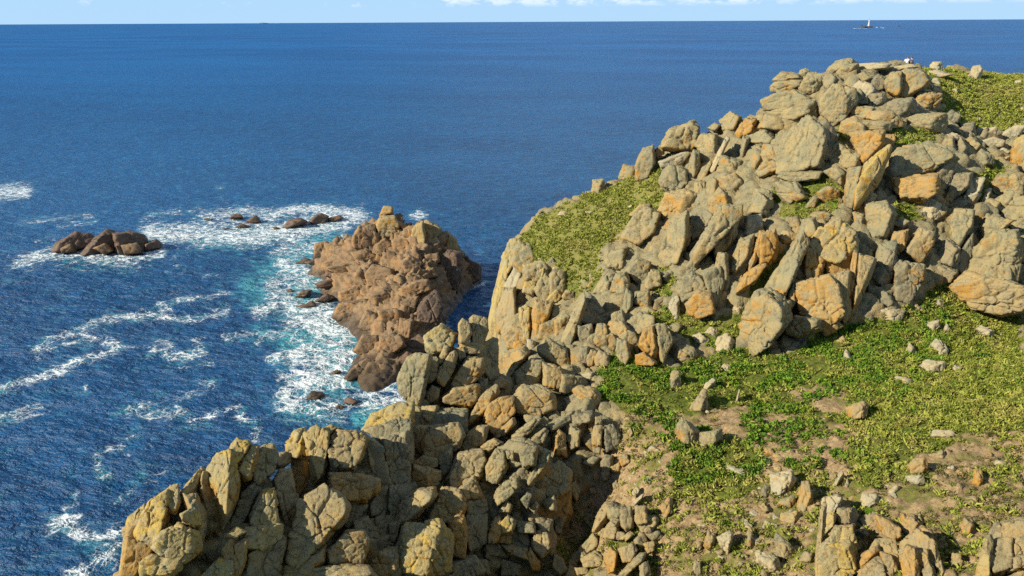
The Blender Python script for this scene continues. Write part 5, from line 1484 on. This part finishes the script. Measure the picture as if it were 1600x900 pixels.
# ------------------------------------------------------------------ two people sitting on the summit
def skinned(name, pts, edges, rad, mat, root=0, sub=2):
    me = bpy.data.meshes.new(name); me.from_pydata([tuple(p) for p in pts], edges, []); me.update()
    o = bpy.data.objects.new(name, me); COL.objects.link(o)
    sk = o.modifiers.new('s', 'SKIN'); ss = o.modifiers.new('d', 'SUBSURF'); ss.levels = sub; ss.render_levels = sub
    for i, r_ in enumerate(rad): me.skin_vertices[0].data[i].radius = (r_, r_) if isinstance(r_, float) else r_
    me.skin_vertices[0].data[root].use_root = True
    dg = bpy.context.evaluated_depsgraph_get(); dg.update()
    nm_ = bpy.data.meshes.new_from_object(o.evaluated_get(dg)); bpy.data.objects.remove(o); nm_.name = name
    nm_.materials.clear(); nm_.materials.append(mat)
    nm_.polygons.foreach_set('use_smooth', np.ones(len(nm_.polygons), bool)); return nm_
def person(loc, rotz, lean, top, bottom, hair, label):
    skin = plain('skin', (.52, .33, .23)); tm = plain('top fabric', top); bm_ = plain('trouser fabric', bottom); hm = plain('hair', hair)
    L_ = lean
    pts = [(0, 0, .10), (0, .02, .30), (.01 * L_, .05, .50), (.03 * L_, .07, .60), (.04 * L_, .10, .70), (.05 * L_, .11, .80),
           (-.10, .02, .10), (-.14, .40, .26), (-.14, .48, -.14), (-.14, .62, -.17), (.10, .02, .10), (.14, .40, .26), (.14, .48, -.14), (.14, .62, -.17),
           (-.19, .05, .53), (-.25, .16, .30), (-.16, .38, .33), (-.13, .45, .31), (.19, .05, .53), (.25, .16, .30), (.16, .38, .33), (.13, .45, .31)]
    ed = [(0, 1), (1, 2), (2, 3), (3, 4), (4, 5), (0, 6), (6, 7), (7, 8), (8, 9), (0, 10), (10, 11), (11, 12), (12, 13), (2, 14), (14, 15), (15, 16), (16, 17), (2, 18), (18, 19), (19, 20), (20, 21)]
    rad = [.13, .13, .13, .055, .085, .075, .10, .07, .05, .045, .10, .07, .05, .045, .06, .045, .035, .03, .06, .045, .035, .03]
    o = link('person', skinned('person', pts, ed, rad, skin), None, loc); o.rotation_euler = (0, 0, rotz); tag(o, label, 'person', 'people on the summit')
    tpts = pts[:3] + [pts[14], pts[15], pts[16], pts[18], pts[19], pts[20]]
    link('jacket', skinned('jacket', tpts, [(0, 1), (1, 2), (2, 3), (3, 4), (4, 5), (2, 6), (6, 7), (7, 8)], [.155, .16, .155, .08, .062, .05, .08, .062, .05], tm), o)
    bpts = [pts[0], pts[6], pts[7], pts[8], pts[10], pts[11], pts[12]]
    link('trousers', skinned('trousers', bpts, [(0, 1), (1, 2), (2, 3), (0, 4), (4, 5), (5, 6)], [.145, .115, .082, .062, .115, .082, .062], bm_), o)
    D, Q = cubesphere(10); hv = D * (.098, .105, .105) * np.where(D[:, 1:2] > .45, .75, 1.0) + (pts[5][0], pts[5][1] - .02, pts[5][2] + .0)
    link('hair', make_mesh('hair', hv, quads=Q, mat=hm), o)
    f = pts[5]; D, Q = cubesphere(5)
    link('nose', make_mesh('nose', D * (.014, .025, .02) + (f[0], f[1] + .085, f[2] - .015), quads=Q, mat=skin), o)
    for sx in (-1, 1): link('ear', make_mesh('ear', D * (.014, .025, .035) + (f[0] + sx * .088, f[1], f[2] - .01), quads=Q, mat=skin), o)
dpt = (hit(1420, 103.5) or 100.0) - .2
for a_, top, lab, ln, rz in ((1416.5, (.62, .64, .66), 'person in a white top seated on the summit slab, close to a dark-clad companion', 1.6, -.35), (1424.5, (.075, .085, .14), 'person in dark navy clothes seated on the summit slab beside one in white', -.9, .25)):
    P = CO + ray(a_, 100.6) * dpt
    person(P, rz, ln, top, (.05, .055, .07) if top[0] < .5 else (.22, .21, .19), (.07, .045, .03), lab)
for k_, v_ in LABELS.items():
    if len(v_[1].split()) > 16: print('LONG', k_, len(v_[1].split()))
